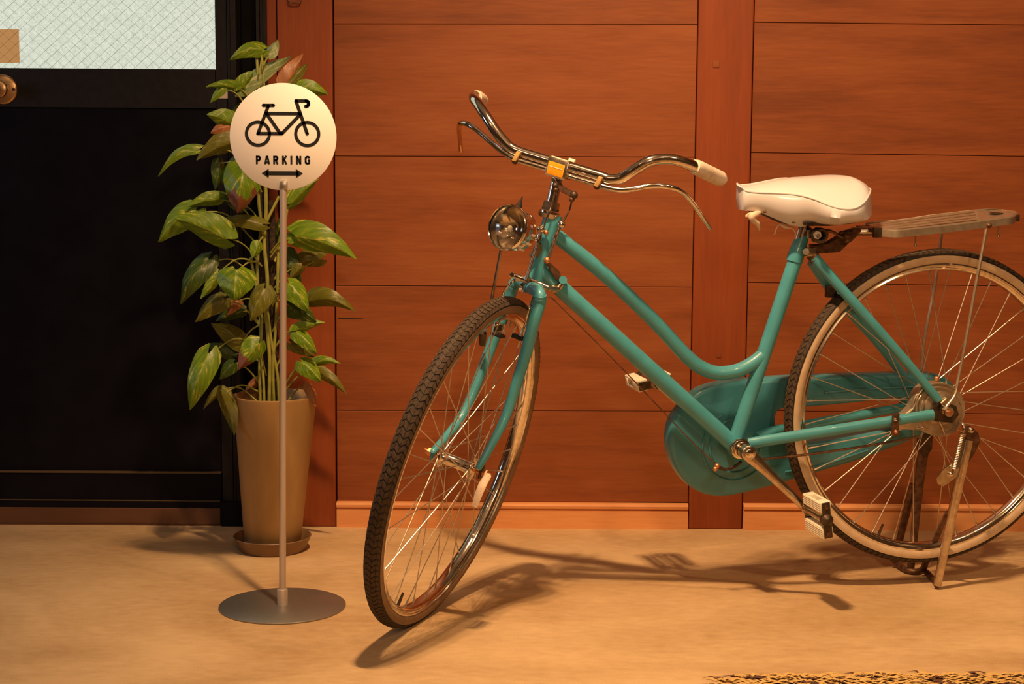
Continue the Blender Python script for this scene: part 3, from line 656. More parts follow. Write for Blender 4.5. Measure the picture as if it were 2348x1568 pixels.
# ---- wheels
def wheel(name, C, N, near_wall, hub_r, fl_r, hub_half, blocks_from=0, tread_n=150):
    A = N.normalized(); up = (Z1 - A * A.dot(Z1)).normalized(); fx = up.cross(A).normalized()
    bm = NB()
    lathe(bm, C, A, [(.3015, -.0125), (.3018, -.0142), (.2990, -.0148), (.2982, -.0112), (.2945, -.0096), (.2918, -.0112), (.2885, -.0092), (.2866, -.0045), (.2862, 0), (.2866, .0045), (.2885, .0092), (.2918, .0112), (.2945, .0096), (.2982, .0112), (.2990, .0148), (.3018, .0142), (.3015, .0125), (.296, .0115), (.294, 0), (.296, -.0115)], 120, closed=True)
    rim = bp(name, bm, 'chrome'); tag(rim, 'chrome rim with tyre, hub and spokes')
    R0, r0 = .3125, .0170
    bm = NB(); lathe(bm, C, A, [(R0 + r0 * math.cos(2 * PI * i / 20), r0 * math.sin(2 * PI * i / 20)) for i in range(20)], 120, closed=True)
    bp('tyre', bm, 'rubber', rim)
    for sd, mt in ((1, near_wall), (-1, near_wall)):
        bm = NB(); prof = [(R0 + (r0 + .0005) * math.cos(math.radians(a)), sd * (r0 + .0005) * math.sin(math.radians(a))) for a in (72, 84, 96, 108, 120, 132, 142)]
        prof += [(R0 + (r0 - .001) * math.cos(math.radians(a)), sd * (r0 - .001) * math.sin(math.radians(a))) for a in (142, 108, 72)]
        lathe(bm, C, A, prof, 120, closed=True); bp('sidewall', bm, mt, rim)
    # tread: zig-zag rows of rubber blocks
    bm = NB()
    def tp(a, ph, lift):
        d = up * math.cos(a) + fx * math.sin(a); rr = r0 + lift
        return C + d * (R0 + rr * math.cos(ph)) + A * rr * math.sin(ph)
    rows = [(-62, -40), (-38, -15), (-13, 13), (15, 38), (40, 62)]
    for i in range(tread_n):
        a0 = 2 * PI * i / tread_n; da = 2 * PI / tread_n
        for ri, (q0, q1) in enumerate(rows):
            sk = (.45 if ri % 2 else -.45) * da; st_ = .5 * da * (ri % 2)
            c4 = []
            for (aa, q) in ((a0 + st_, q0), (a0 + st_ + .72 * da, q0), (a0 + st_ + .72 * da + sk, q1), (a0 + st_ + sk, q1)):
                c4.append((aa, math.radians(q)))
            lo = [bm.verts.new(tp(a, q, -.0002)) for a, q in c4]; hi = [bm.verts.new(tp(a, q, .0012)) for a, q in c4]
            bm.faces.new(hi)
            for j in range(4): bm.faces.new((lo[j], lo[(j + 1) % 4], hi[(j + 1) % 4], hi[j]))
    t = bp('tread', bm, 'tread', rim, smooth=False); tag(t, kind='stuff')
    # hub
    bm = NB(); h = hub_half
    lathe(bm, C, A, [(0, -h), (.0105, -h), (.0105, -h + .002), (fl_r, -h + .0025), (fl_r, -h + .0055), (hub_r + .003, -h + .006), (hub_r, -h + .012), (hub_r, h - .012), (hub_r + .003, h - .006), (fl_r, h - .0055), (fl_r, h - .0025), (.0105, h - .002), (.0105, h), (0, h)], 36)
    bp('hub', bm, 'chrome', rim)
    bm = NB(); tube(bm, [C - A * (h + .034), C + A * (h + .034)], .0045, 12, 1); bp('axle', bm, 'copper', rim)
    # spokes, three-cross
    N_ = 36
    for i in range(N_):
        sd = 1 if i % 2 else -1; a = 2 * PI * (i + .5) / N_; dirn = 1 if (i // 2) % 2 else -1
        ha = a + dirn * math.radians(62)
        e = C + (up * math.cos(a) + fx * math.sin(a)) * .2865 + A * sd * .002
        s_ = C + (up * math.cos(ha) + fx * math.sin(ha)) * (fl_r - .004) + A * sd * (h - .004 + .002 * dirn)
        bm = NB(); tube(bm, [s_, e], .00105, 6, 1); d = (s_ - e).normalized(); tube(bm, [e, e + d * .012], .0019, 6, 1)
        bp('spoke', bm, 'spoke', rim)
    # valve
    a = math.radians(-158); d = up * math.cos(a) + fx * math.sin(a)
    bm = NB(); tube(bm, [C + d * .2870, C + d * .262], [.0032, .0022], 8, 1); bp('valve', bm, 'darksteel', rim)
    return rim
fwheel = wheel('front_wheel', CF, N2, 'shaded_cream', .0115, .021, .036)
rwheel = wheel('rear_wheel', CR, BN, 'cream', .016, .031, .034)
# nuts at the front
for s, m_ in ((-1, 'copper'), (1, 'copper')):
    bm = NB(); tube(bm, [CF + N2 * s * .0545, CF + N2 * s * .0625], .0085, 6, 1); bp('axle_nut', bm, m_)

# ---- fork
T('fork_blade', [Fp(1238, 676, .047), Fp(1237, 694, .049), Fp(1225, 734, .051), Fp(1208, 802, .052), Fp(1187, 871, .052), Fp(1164, 944, .052), Fp(1132, 1011, .051), Fp(1101, 1066, .050), Fp(1096, 1076, .05)],
  [.0125, .0125, .0122, .0115, .0110, .0098, .0082, .0068, .0055])
T('fork_blade', [Fp(1176, 656, -.047), Fp(1170, 674, -.049), Fp(1155, 722, -.051), Fp(1132, 780, -.052), Fp(1093, 880, -.052), Fp(1058, 956, -.052), Fp(1019, 1006, -.051), Fp(996, 1032, -.050), Fp(991, 1040, -.05)],
  [.0120, .0122, .0118, .0112, .0105, .0095, .0080, .0065, .0055])
T('fork_crown', [Fp(1174, 668, -.049), Fp(1178, 653, -.046), Fp(1192, 645, -.034), Fp(1212, 656, 0), Fp(1231, 667, .034), Fp(1238, 677, .046), Fp(1237, 690, .049)], [.0105, .0118, .0125, .0135, .0120, .0120, .0122])
T('crown_race', [Bp(1219, 661), Bp(1223, 648)], [.0200, .0188], 'rust', k=1)
bm = NB(); lathe(bm, Fp(1207, 660, -.004) - BB_ * .014, -BB_, [(.004, .002), (.0095, .004), (.0095, 0)], 20); bp('crown_washer', bm, 'chrome')
# dropout ends
for s, u, v in ((1, 1098, 1078), (-1, 992, 1040)):
    bm = NB(); box(bm, CF + N2 * s * .051 + V((0, 0, .002)), N2 * .002, SA * .014, N2.cross(SA) * .009, .001); bp('fork_dropout', bm, 'darksteel' if s > 0 else 'teal')

# ---- headset and stem
def axp(v): return Bp(1285.5 + (v - 377) * (1224 - 1285.5) / (645 - 377), v)
T('headset_cup', [axp(500), axp(490)], [.0185, .0225], 'dull_chrome', n=28, k=1)
T('headset_ring', [axp(489), axp(484.5)], .0200, 'chrome', n=28, k=1)
T('headset_spacer', [axp(483), axp(477)], .0168, 'rubber', n=28, k=1)
T('headset_nut', [axp(477), axp(463)], [.0160, .0155], 'dull_chrome', n=8, k=1)
T('stem', [axp(470), axp(384)], .0108, 'chrome', n=24, k=1)
# ---- handlebar
bar = T('handlebar', [Hp(1270, 372.5), Hp(1330, 390), Hp(1378, 404.5), Hp(1398, 411), Hp(1424, 408.5, .0), Hp(1451, 392, -.002), Hp(1490, 369.5, .002), Hp(1531, 364.5, .020), Hp(1566, 371.5, .042), Hp(1597, 384, .070), Hp(1630, 400, .118)], .0110, 'chrome', n=22)
bar2 = T('handlebar', [Hp(1300, 381.3), Hp(1235, 362), Hp(1195, 349.5), Hp(1172, 339), Hp(1157, 325, -.002), Hp(1138, 302, -.003), Hp(1116, 268, .002), Hp(1098, 240.5, .020), Hp(1088, 227, .040), Hp(1088, 221, .065), Hp(1098, 224, .110)], .0110, 'chrome', n=22)
# join both halves in one mesh
bmj = NB(); bmj.from_mesh(bar.data); bmj.from_mesh(bar2.data); bmj.to_mesh(bar.data); bmj.free(); bpy.data.objects.remove(bar2)
for P, sfx in (([Hp(1592, 381.5, .064), Hp(1600, 385, .075), Hp(1630, 399.5, .118), Hp(1650, 409, .150), Hp(1657, 412.5, .160)], 0), ([Hp(1091, 222, .078), Hp(1095, 224, .10), Hp(1103, 230, .155), Hp(1105, 232, .165)], 1)):
    r = [.0135, .0150, .0150, .0150, .0110] if not sfx else [.0125, .0145, .0145, .0110]
    T('grip', P, r, 'grip', n=20)
# lever rod (one sprung roller-lever rod on each side)
T('brake_lever', [Hp(1292, 399.5, -.004), Hp(1330, 411, -.005), Hp(1371, 423.5, -.006), Hp(1395, 431, -.005), Hp(1422, 435.5, -.002), Hp(1450, 433.5, .002), Hp(1485, 427, .010), Hp(1520, 426, .014), Hp(1550, 433, .030), Hp(1573, 448, .060), Hp(1597, 478, .100), Hp(1617, 508, .140), Hp(1628, 524, .164)], [.0056] * 7 + [.0056, .0055, .0054, .005, .0045, .004], 'chrome', n=14)
T('brake_lever', [Hp(1262, 390, -.004), Hp(1225, 379, -.005), Hp(1188, 367.6, -.006), Hp(1168, 358, -.005), Hp(1150, 346, -.002), Hp(1130, 329, .002), Hp(1100, 303, .010), Hp(1082, 290, .014), Hp(1066, 282.5, .025), Hp(1055, 284, .045), Hp(1053, 296, .08), Hp(1055, 322, .13), Hp(1057, 345, .164)], [.0056] * 7 + [.0056, .0055, .0054, .0052, .0050, .0050], 'chrome', n=14)
# clips
for u, v in ((1183, 358), (1371, 416)):
    a, b_ = Hp(u + 6, v - 8, -.012), Hp(u - 3, v + 9, -.014)
    bm = NB(); ax = (b_ - a).normalized(); box(bm, (a + b_) / 2, N2 * .0042, ax * .0105, BB_ * .0035, .001); bp('lever_clip', bm, 'ambergap')
    bm = NB(); tube(bm, [b_ - ax * .004 + BB_ * .008, b_ + ax * .004 + BB_ * .002], .0062, 10, 1); bp('clip_screw', bm, 'rust')
# lamp-holder block with amber reflector on the bar
c = Hp(1282, 385, -.006); dn = (-SA)
blk = NB(); box(blk, c + BB_ * .006, N2 * .0215, BB_ * .020, SA * .0165, .002); blko = bp('stem_block', blk, 'dull_chrome')
rc = Hp(1275.5, 388.5, -.0155)
bm = NB(); box(bm, rc, N2 * .0205, BB_ * .003, SA * .0155, .003); bp('reflector_frame', bm, 'cream_plastic', blko)
bm = NB(); box(bm, rc - BB_ * .0032, N2 * .0175, BB_ * .002, SA * .0128, .002); rf = bp('reflector', bm, 'amber', blko); tag(rf, 'amber reflector')
bm = NB(); box(bm, rc - BB_ * .0054 + SA * .003, N2 * .013, BB_ * .0004, SA * .0007); bp('reflector_bar', bm, 'cream_plastic', blko)
tpc = c + BB_ * .006 + SA * .0172
bm = NB(); box(bm, tpc, N2 * .017, BB_ * .0155, SA * .0010, .0004); bp('name_plate', bm, 'cream_plastic', blko)
for q in (-.004, .004):
    bm = NB(); box(bm, tpc + SA * .0011 + BB_ * q, N2 * .009, BB_ * .0006, SA * .0002); bp('plate_line', bm, 'dull_chrome', blko)
bm = NB(); box(bm, c + BB_ * .030 + SA * .017 + N2 * .012, N2 * .0065, BB_ * .005, SA * .007, .0015); bp('clamp_bolt', bm, 'cream_plastic', blko)
# cable linkages below the bar
bm = NB(); prism(bm, [Hp(u, v, -.012) for u, v in ((1264, 408), (1280, 412), (1292, 428), (1318, 440), (1324, 452), (1316, 456), (1286, 440), (1272, 424))], BB_ * .004, .001, 1); bp('linkage_plate', bm, 'rust')
bm = NB(); prism(bm, [Hp(u, v, -.020) for u, v in ((1263, 406), (1272, 408), (1280, 424), (1276, 432), (1270, 426))], BB_ * .003, .0008, 1); bp('linkage_plate', bm, 'darksteel')
def ball(c, r, m, name='joint', p=bk):
    bm = NB(); bmesh.ops.create_uvsphere(bm, u_segments=18, v_segments=12, radius=r); bmesh.ops.translate(bm, verts=bm.verts, vec=c); return bp(name, bm, m, p)
ball(Hp(1273, 426, -.018), .0065, 'darksteel'); ball(Hp(1274, 435, -.018), .0050, 'rust'); ball(Hp(1316, 447, -.010), .0075, 'darksteel'); ball(Hp(1311, 457, -.010), .0055, 'rust')
T('brake_rod', [Hp(1273, 438, -.018), Bp(1262, 480, .026), Bp(1247, 520, .026)], .0017, 'chrome', n=8)
T('brake_rod', [Hp(1311, 460, -.010), Bp(1307, 478, .02), Bp(1300, 492, .022), Bp(1291, 508, .024)], .0017, 'darksteel', n=8)
for u, v, s in ((1241, 525, .026), (1287, 514, .024)):
    ball(Bp(u, v, s), .0078, 'chrome')
ball(Bp(1252, 533, .026), .0050, 'copper')
T('brake_rod', [Bp(1240, 532, .028), Bp(1232, 560, .028), Bp(1218, 605, .03), Bp(1207, 641, .032)], [.0038, .0036, .0032, .0030], 'dull_chrome', n=12)
T('brake_rod', [Bp(1282, 522, .024), Bp(1268, 560, .024), Bp(1258, 592, .024)], [.0036, .0040, .0036], 'dull_chrome', n=12)
T('rod_collar', [Bp(1238, 538, .028), Bp(1235, 552, .028)], .0052, 'chrome', n=12, k=1)
T('rod_collar', [Bp(1275, 537, .024), Bp(1272, 546, .024)], .0050, 'chrome', n=12, k=1)
bm = NB(); prism(bm, [Bp(u, v, .019) for u, v in ((1233, 548), (1240, 556), (1243, 572), (1236, 588), (1216, 590), (1212, 586), (1228, 560))], BN * .002, .0006, 1); bp('head_badge', bm, 'dull_chrome')
ball(Bp(1254, 597, .024), .0065, 'copper')
bm = NB(); prism(bm, [Bp(u, v, .018) for u, v in ((1252, 602), (1262, 603), (1284, 624), (1286, 640), (1278, 644), (1270, 636), (1256, 612))], BN * .003, .0008, 1); bp('rocker_plate', bm, 'rust')
T('clamp_bolt', [Bp(1291, 642, .012), Bp(1291, 642, .028)], .0078, 'teal', n=16, k=1)
bm = NB(); prism(bm, [Bp(u, v, .016) for u, v in ((1262, 655), (1278, 652), (1290, 640), (1294, 648), (1284, 664), (1264, 668))], BN * .004, .001, 1); bp('clamp_band', bm, 'dull_chrome')
T('rear_brake_rod', [Bp(1258, 680, .02), Bp(1280, 697, .02), Bp(1425, 843, .022), Bp(1560, 985, .026), Bp(1640, 1064, .03)], .0013, 'rust', n=6)
ball(Bp(1644, 1068, .03), .0055, 'copper'); ball(Bp(1640, 1075, .03), .0050, 'copper')
T('brake_crank', [Bp(1646, 1070, .03), Bp(1662, 1076, .028), Bp(1684, 1070, .026), Bp(1700, 1058, .026)], .0035, 'darksteel', n=8)
# front stirrup (yoke that reaches around the tyre)
def Yp(u, v, b=0.0): return UP(u, v, OB - BB_ * (.026 + b), BB_)
T('front_yoke', [Yp(1171, 629), Yp(1188, 635), Yp(1207, 642), Yp(1236, 652), Yp(1258, 660)], [.0056, .0062, .0066, .0075, .0050], 'chrome', n=14)
for u, v in ((1176, 630), (1218, 646), (1243, 655)):
    bm = NB(); q = Yp(u, v, .004); tube(bm, [q, q - BB_ * .005], .0042, 8, 1); bp('yoke_bolt', bm, 'chrome')
T('yoke_nut', [Yp(1207, 643, .002), Yp(1209, 632, .002)], [.0062, .0050], 'dull_chrome', n=10, k=1)
T('stirrup_arm', [Yp(1212, 649), Yp(1196, 643), Yp(1180, 642), Yp(1168, 652), Fp(1158, 672, -.046) - BB_ * .008, Fp(1153, 690, -.042)], .0026, 'chrome', n=10)
T('stirrup_arm', [Yp(1208, 648), Yp(1219, 652), Yp(1226, 664), Yp(1224, 680, -.002), Fp(1217, 705, .036) - BB_ * .006, Fp(1206, 740, .034), Fp(1193, 770, .030)], .0026, 'chrome', n=10)
T('clamp_band', [Yp(1256, 660), Bp(1276, 664, .022), Bp(1288, 652, .020)], [.0055, .0060, .0050], 'dull_chrome', n=10, flat=(BN, .5))
bm = NB(); box(bm, Fp(1190, 773, .020), N2 * .012, SA * .004, BB_ * .011, .001); bp('brake_shoe', bm, 'rubber')
bm = NB(); box(bm, Fp(1146, 752, -.028), N2 * .010, SA * .010, BB_ * .008, .002); bp('brake_shoe', bm, 'chrome')
bm = NB(); box(bm, Fp(1142, 768, -.026), N2 * .012, SA * .003, BB_ * .013, .001); bp('brake_shoe', bm, 'rubber')
T('brake_bolt', [Fp(1192, 780, .024), Fp(1188, 795, .020)], .0022, 'chrome', n=8, k=1)
# lamp
LAX = (-BB_ * .97 - N2 * .30 + Z1 * .02).normalized()
LC = WY(1163, 521, -.86)
lp_bm = NB(); lathe(lp_bm, LC, -LAX, [(.0405, -.002), (.0425, 0), (.0430, .004), (.0405, .008), (.0395, .010), (.0402, .022), (.0370, .040), (.028, .054), (.014, .062), (0, .064)], 48)
lampo = bp('headlamp', lp_bm, 'chrome'); tag(lampo, 'round chrome headlamp')
bm = NB(); lathe(bm, LC, -LAX, [(.0400, .001), (.0385, .002), (.030, .012), (.018, .024), (.006, .030), (0, .030)], 40); bp('lamp_bowl', bm, 'chrome', lampo)
bm = NB(); lathe(bm, LC, -LAX, [(.0400, .0005), (.037, -.002), (.02, -.0055), (0, -.0065)], 40); bp('lamp_lens', bm, 'lens', lampo)
bm = NB(); lathe(bm, LC, -LAX, [(.0400, -.0018), (.0412, -.0035), (.0425, -.0018), (.0412, 0)], 48, closed=True); bp('lamp_ring', bm, 'chrome', lampo)
bm = NB(); bmesh.ops.create_uvsphere(bm, u_segments=12, v_segments=8, radius=.005); bmesh.ops.translate(bm, verts=bm.verts, vec=LC - LAX * .012); bp('lamp_bulb', bm, 'cream_plastic', lampo)
th = LC - LAX * .020 + SA * .040
bm = NB(); tube(bm, [th, th + SA * .006], .0065, 10, 1); tube(bm, [th + SA * .006, th + SA * .022 + N2 * .003], [.0045, .0008], 8, 1); bp('lamp_switch', bm, 'rubber', lampo)
for q in range(5):
    a = -.9 + q * .45; d = (N2 * math.cos(a) + SA * math.sin(a))
    bm = NB(); box(bm, LC - LAX * .018 + d * .0403, d * .0012, d.cross(LAX) * .0022, LAX * .007, .0004); bp('lamp_vent', bm, 'cream_plastic', lampo)
ball(LC - LAX * .03 + N2 * .040 - SA * .006, .004, 'chrome', 'lamp_screw', lampo)
T('lamp_bracket', [WY(1150, 566, -.84), WY(1144, 598, -.835), WY(1130, 672, -.82), WY(1124, 705, -.80), Fp(1110, 770, -.062)], .0030, 'dull_chrome', n=8, flat=(BB_, .6))
T('lamp_bracket', [Fp(1108, 762, -.060), Fp(1106, 790, -.060)], [.008, .006], 'darksteel', n=8, k=1)
T('lamp_arm', [LC - LAX * .055, LC - LAX * .075, axp(560) - BB_ * .017], .004, 'darksteel', n=8, k=3)
# pale strip hanging from the hub
bm = NB(); P = [Fp(1118, 1092, .075), Fp(1105, 1115, .078), Fp(1095, 1140, .078), Fp(1088, 1162, .078)]
tube(bm, P, [.0075, .0082, .0075, .0060], 10, 4, flat=(BB_, .25)); tag(bp('hub_strip', bm, 'cloth'), 'pale strip hanging at the front hub')

# ---- chain case (far side)
case = [(1560, 940), (1586, 912), (1610, 894), (1650, 881), (1700, 873), (1770, 868), (1850, 864), (1950, 860), (2060, 857), (2135, 857), (2170, 866), (2192, 886), (2202, 915), (2200, 950), (2180, 975), (2140, 990),
        (2100, 1008), (2043, 1030), (1985, 1052), (1930, 1069), (1872, 1086), (1800, 1108), (1740, 1124), (1690, 1136), (1650, 1140), (1612, 1132), (1580, 1112), (1556, 1082), (1541, 1048), (1536, 1010), (1542, 970)]
hole = [(1783, 948), (1800, 938), (1850, 935), (1950, 926), (2060, 914), (2078, 930), (2070, 965), (2035, 985), (1980, 998), (1900, 1010), (1815, 1018), (1790, 1000), (1781, 975)]
def smooth_poly(P, k=4, s=0):
    n = len(P); out = []
    for i in range(n):
        p0, p1, p2, p3 = [Bp(*P[(i + d) % n], s) for d in (-1, 0, 1, 2)]
        for j in range(k):
            t = j / k; out.append(.5 * ((2 * p1) + (p2 - p0) * t + (2 * p0 - 5 * p1 + 4 * p2 - p3) * t * t + (3 * p1 - p0 - 3 * p2 + p3) * t ** 3))
    return out
def ring_fill(bm, loops, N, rev=False):
    """fill the area between closed loops"""
    es = []
    for lp in loops:
        for i in range(len(lp)):
            a, b = lp[i], lp[(i + 1) % len(lp)]
            e = bm.edges.get((a, b)) or bm.edges.new((a, b)); es.append(e)
    bmesh.ops.triangle_fill(bm, use_beauty=True, use_dissolve=False, edges=es, normal=N)
def shrink(P, d, N, inward=True):
    out = []; n = len(P)
    ar = sum((P[i] - P[0]).cross(P[(i + 1) % n] - P[0]).dot(N) for i in range(n)); sg_ = 1 if ar > 0 else -1
    for i in range(n):
        t = (P[(i + 1) % n] - P[i - 1]).normalized(); out.append(P[i] + N.cross(t) * sg_ * d * (1 if inward else -1))
    return out
bm = NB(); sF, sBk = -.046, -.082
oc = smooth_poly(case, 4, sF); hc = smooth_poly(hole, 4, sF)
levels = [(0, .012), (.0015, .006), (.005, .002), (.011, 0)]           # inset, setback: a rounded shoulder
prev = None; outer_loops = []; inner_loops = []
for ins, back in levels:
    outer_loops.append([bm.verts.new(p - BN * back) for p in shrink(oc, ins, BN)])
for ins, back in levels:
    inner_loops.append([bm.verts.new(p - BN * back) for p in shrink(hc, ins * .7, BN, False)])
outer_back = [bm.verts.new(p - BN * .034) for p in oc]; inner_back = [bm.verts.new(p - BN * .034) for p in hc]
def bridge(a, b):
    for i in range(len(a)): bm.faces.new((a[i], a[(i + 1) % len(a)], b[(i + 1) % len(a)], b[i]))
seq = [outer_back] + outer_loops
for a, b in zip(seq, seq[1:]): bridge(a, b)
seq = [inner_back] + inner_loops
for a, b in zip(seq, seq[1:]): bridge(a, b)
ring_fill(bm, [outer_loops[-1], inner_loops[-1]], BN); ring_fill(bm, [outer_back, inner_back], BN)
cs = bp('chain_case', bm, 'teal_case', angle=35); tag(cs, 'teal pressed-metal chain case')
# pressed ridges on the case
bbp = Bp(1686, 1022, sF)
for rr_, a0, a1 in ((.072, .15 * PI, 1.35 * PI), (.056, 0, 1.5 * PI)):
    P = []
    for i in range(25):
        a = a0 + (a1 - a0) * i / 24; P.append(bbp + BXX * (-math.sin(a)) * rr_ * -1 * -1 + BZ * math.cos(a) * rr_ * 1.0 + BN * .0005)
    bm = NB(); tube(bm, P, .0024, 8, 2); bp('pressed_ridge', bm, 'teal_case', cs)
for P in ([(1800, 1082), (1850, 1074), (1900, 1062), (1990, 1032)], [(1890, 900), (1960, 894), (2060, 888), (2130, 886)]):
    bm = NB(); tube(bm, [Bp(u, v, sF + .0008) for u, v in P], .0022, 8, 3); bp('pressed_ridge', bm, 'teal_case', cs)

# ---- cranks and pedals
bbc = Bp(1686, 1022, 0)
bm = NB(); A = BN; c0 = Bp(1697, 1028, .036)
lathe(bm, c0, A, [(0, -.004), (.0205, -.004), (.0212, 0), (.0205, .004), (.0185, .0045), (.0180, .008), (.0150, .0085), (.0145, .012), (0, .012)], 36); bp('bottom_bracket_cup', bm, 'chrome')
c1 = Bp(1713, 1037, .062)
bm = NB(); lathe(bm, c1, A, [(0, -.012), (.0150, -.012), (.0155, 0), (.0150, .009), (.012, .011), (0, .011)], 28); bp('crank_boss', bm, 'dull_chrome')
bm = NB(); lathe(bm, c1, A, [(0.0085, .010), (.0085, .0135), (.006, .015), (0, .0145)], 20); bp('crank_cap', bm, 'chrome')
pe = Bp(1845, 1163, .074)
def crank(P0, P1, name):
    bm = NB(); t = (P1 - P0).normalized(); sd = A.cross(t).normalized(); n = 10
    prof = [(0, .0150), (.12, .0135), (.35, .0100), (.65, .0090), (.9, .0080), (1.0, .0085), (1.05, .0060)]
    rings = []
    for q, wd in prof:
        c = P0 + (P1 - P0) * q
        rings.append([bm.verts.new(c + sd * (wd * math.cos(a)) + A * ((.0062) * math.sin(a))) for a in [2 * PI * j / 16 for j in range(16)]])
    for i in range(len(rings) - 1):
        for j in range(16): bm.faces.new((rings[i][j], rings[i][(j + 1) % 16], rings[i + 1][(j + 1) % 16], rings[i + 1][j]))
    bm.faces.new(rings[0]); bm.faces.new(rings[-1][::-1]); bp(name, bm, 'dull_chrome')
crank(c1, pe, 'crank_arm')
def pedal(PE, sgn, ang, name_label):
    """axle from PE outward along sgn*BN; ang: tilt of the platform"""
    O = A * sgn; px_ = (BXX * math.cos(ang) + BZ * math.sin(ang)); pz_ = O.cross(px_).normalized()
    bm = NB(); tube(bm, [PE - O * .008, PE + O * .008], .0090, 18, 1); tube(bm, [PE + O * .008, PE + O * .018], [.0120, .0125], 20, 1)
    tube(bm, [PE + O * .018, PE + O * .095], .0085, 18, 1)
    body = bp('pedal', bm, 'dull_chrome'); tag(body, name_label)
    bm = NB(); tube(bm, [PE + O * .090, PE + O * .100, PE + O * .107], [.0125, .0125, .0050], 18, 3); bp('pedal_cap', bm, 'darksteel', body)
    for s in (-1, 1):
        c = PE + O * .057 + px_ * s * .0265
        bm = NB(); oh, ph, zh, wl = .0400, .0115, .0115, .0075
        # a hollow rubber frame: two long walls, two ends, outer corners taken in
        for q in (-1, 1): box(bm, c + pz_ * q * (zh - .0030), O * oh, px_ * ph, pz_ * .0030, .0012)
        for q, hl in ((-1, .0135), (1, .0085)): box(bm, c + O * q * (oh - hl), O * hl, px_ * ph, pz_ * (zh - .004), .0004)
        for v in bm.verts:
            e = (v.co - c); a = e.dot(O) / oh; b = e.dot(px_) * s
            if b > 0: v.co += px_ * s * (.0030 * (1 - a * a) - .0015)
        bp('pedal_block', bm, 'cream_plastic', body)
        bm = NB()
        for q in (-1, 1):
            for g in range(5):
                z = -.0080 + g * .0040
                tube(bm, [c + O * (-oh + .003) + px_ * z + pz_ * q * (zh + .0001), c + O * (oh - .003) + px_ * z + pz_ * q * (zh + .0001)], .0009, 5, 1)
        bp('pedal_ribs', bm, 'cream_plastic', body)
    for q in (.014, .0985):
        bm = NB(); box(bm, PE + O * q, px_ * .036, O * .0014, pz_ * .0085, .001); bp('pedal_end_plate', bm, 'darksteel', body)
        for s in (-1, 1):
            bm = NB(); tube(bm, [PE + O * (q - .003) + px_ * s * .027, PE + O * (q + .0035) + px_ * s * .027], .0042, 10, 1); bp('pedal_nut', bm, 'rust', body)
pedal(pe + A * .004, 1, math.radians(98), 'left pedal with cream rubber blocks')
pf = Bp(1510, 882, -.074)
crank(bbc - A * .062, pf, 'crank_arm')
pedal(pf - A * .004, -1, math.radians(12), 'right pedal with cream rubber blocks')

# ---- rear hub brake
sD = .036
dcx = Bp(2150, 938, sD)
def drum_outline(R, extra):
    pts = []
    for i in range(40):
        a = 2 * PI * i / 40
        pts.append((2150 + R * math.cos(a), 938 - R * 1.0 * math.sin(a)))
    return pts
dr_out = [(2096, 912), (2106, 894), (2124, 881), (2150, 877), (2178, 882), (2200, 898), (2211, 922), (2212, 950), (2204, 975), (2186, 992), (2166, 1001), (2140, 999), (2118, 990), (2098, 985), (2062, 984), (2060, 962), (2080, 945), (2092, 930)]
def spoly(P, s): return smooth_poly(P, 3, s)
bm = NB(); prism(bm, spoly(dr_out, sD + .010), -BN * .022, .003, 3); dm = bp('hub_brake_drum', bm, 'drum')
bm = NB()
dr2 = [(2108, 918), (2118, 900), (2134, 889), (2152, 886), (2176, 890), (2192, 903), (2203, 925), (2203, 950), (2196, 970), (2180, 985), (2160, 990), (2138, 986), (2120, 976), (2108, 955)]
prism(bm, spoly(dr2, sD + .015), -BN * .008, .003, 3); bp('drum_cover', bm, 'drum', dm)
dr3 = [(2122, 922), (2132, 905), (2150, 898), (2172, 902), (2186, 915), (2192, 935), (2188, 958), (2174, 972), (2152, 975), (2132, 966), (2122, 948)]
bm = NB(); prism(bm, spoly(dr3, sD + .020), -BN * .008, .003, 3); bp('drum_cover', bm, 'drum', dm)
for rad, s_, a0, a1 in ((60, sD + .0105, 25, 178), (51, sD + .0155, 20, 185), (41, sD + .0205, 150, 215)):
    P = []
    for q in range(19):
        a = math.radians(a0 + (a1 - a0) * q / 18); P.append(Bp(2152 + rad * math.cos(a), 939 - rad * math.sin(a), s_))
    bm = NB(); tube(bm, P, .0017, 8, 2); bp('drum_ridge', bm, 'rack', dm)
bm = NB(); tube(bm, [Bp(2064, 958, sD + .011), Bp(2084, 946, sD + .011), Bp(2096, 932, sD + .011), Bp(2104, 908, sD + .011), Bp(2118, 890, sD + .011)], .0018, 8, 4); bp('drum_ridge', bm, 'rack', dm)
bm = NB(); tube(bm, [Bp(2154, 966, sD + .019), Bp(2160, 978, sD + .019), Bp(2166, 994, sD + .014)], .0020, 8, 4); bp('drum_ridge', bm, 'rack', dm)
ball(Bp(2148, 868, .030), .0060, 'copper'); ball(Bp(2117, 982, .048), .0028, 'chrome'); ball(Bp(2105, 981, .048), .0028, 'chrome')
T('brake_cable_rod', [Bp(1748, 1053, .02), Bp(1790, 1048, .03), Bp(1850, 1042, .04), Bp(1950, 1028, .048), Bp(2060, 1010, .05), Bp(2110, 1000, .05)], .0026, 'rust', n=8)
T('axle_nut', [Bp(2163, 938, .068), Bp(2163, 938, .068) + BN * .010], .0095, 'chrome', n=6, k=1)
T('axle_nut', [Bp(2172, 943, .076), Bp(2172, 943, .076) + BN * .009], .0100, 'chrome', n=20, k=1)
T('axle_end', [Bp(2177, 946, .085), Bp(2177, 946, .085) + BN * .006], .0050, 'copper', n=14, k=1)
bm = NB(); c = Bp(2053, 973, .072); 
box(bm, c, BXX * .0075, BN * .0025, BZ * .023, .001); bp('stay_clip', bm, 'rust')
ball(Bp(2054, 990, .077), .0045, 'copper'); ball(Bp(2053, 962, .077), .0040, 'chrome')

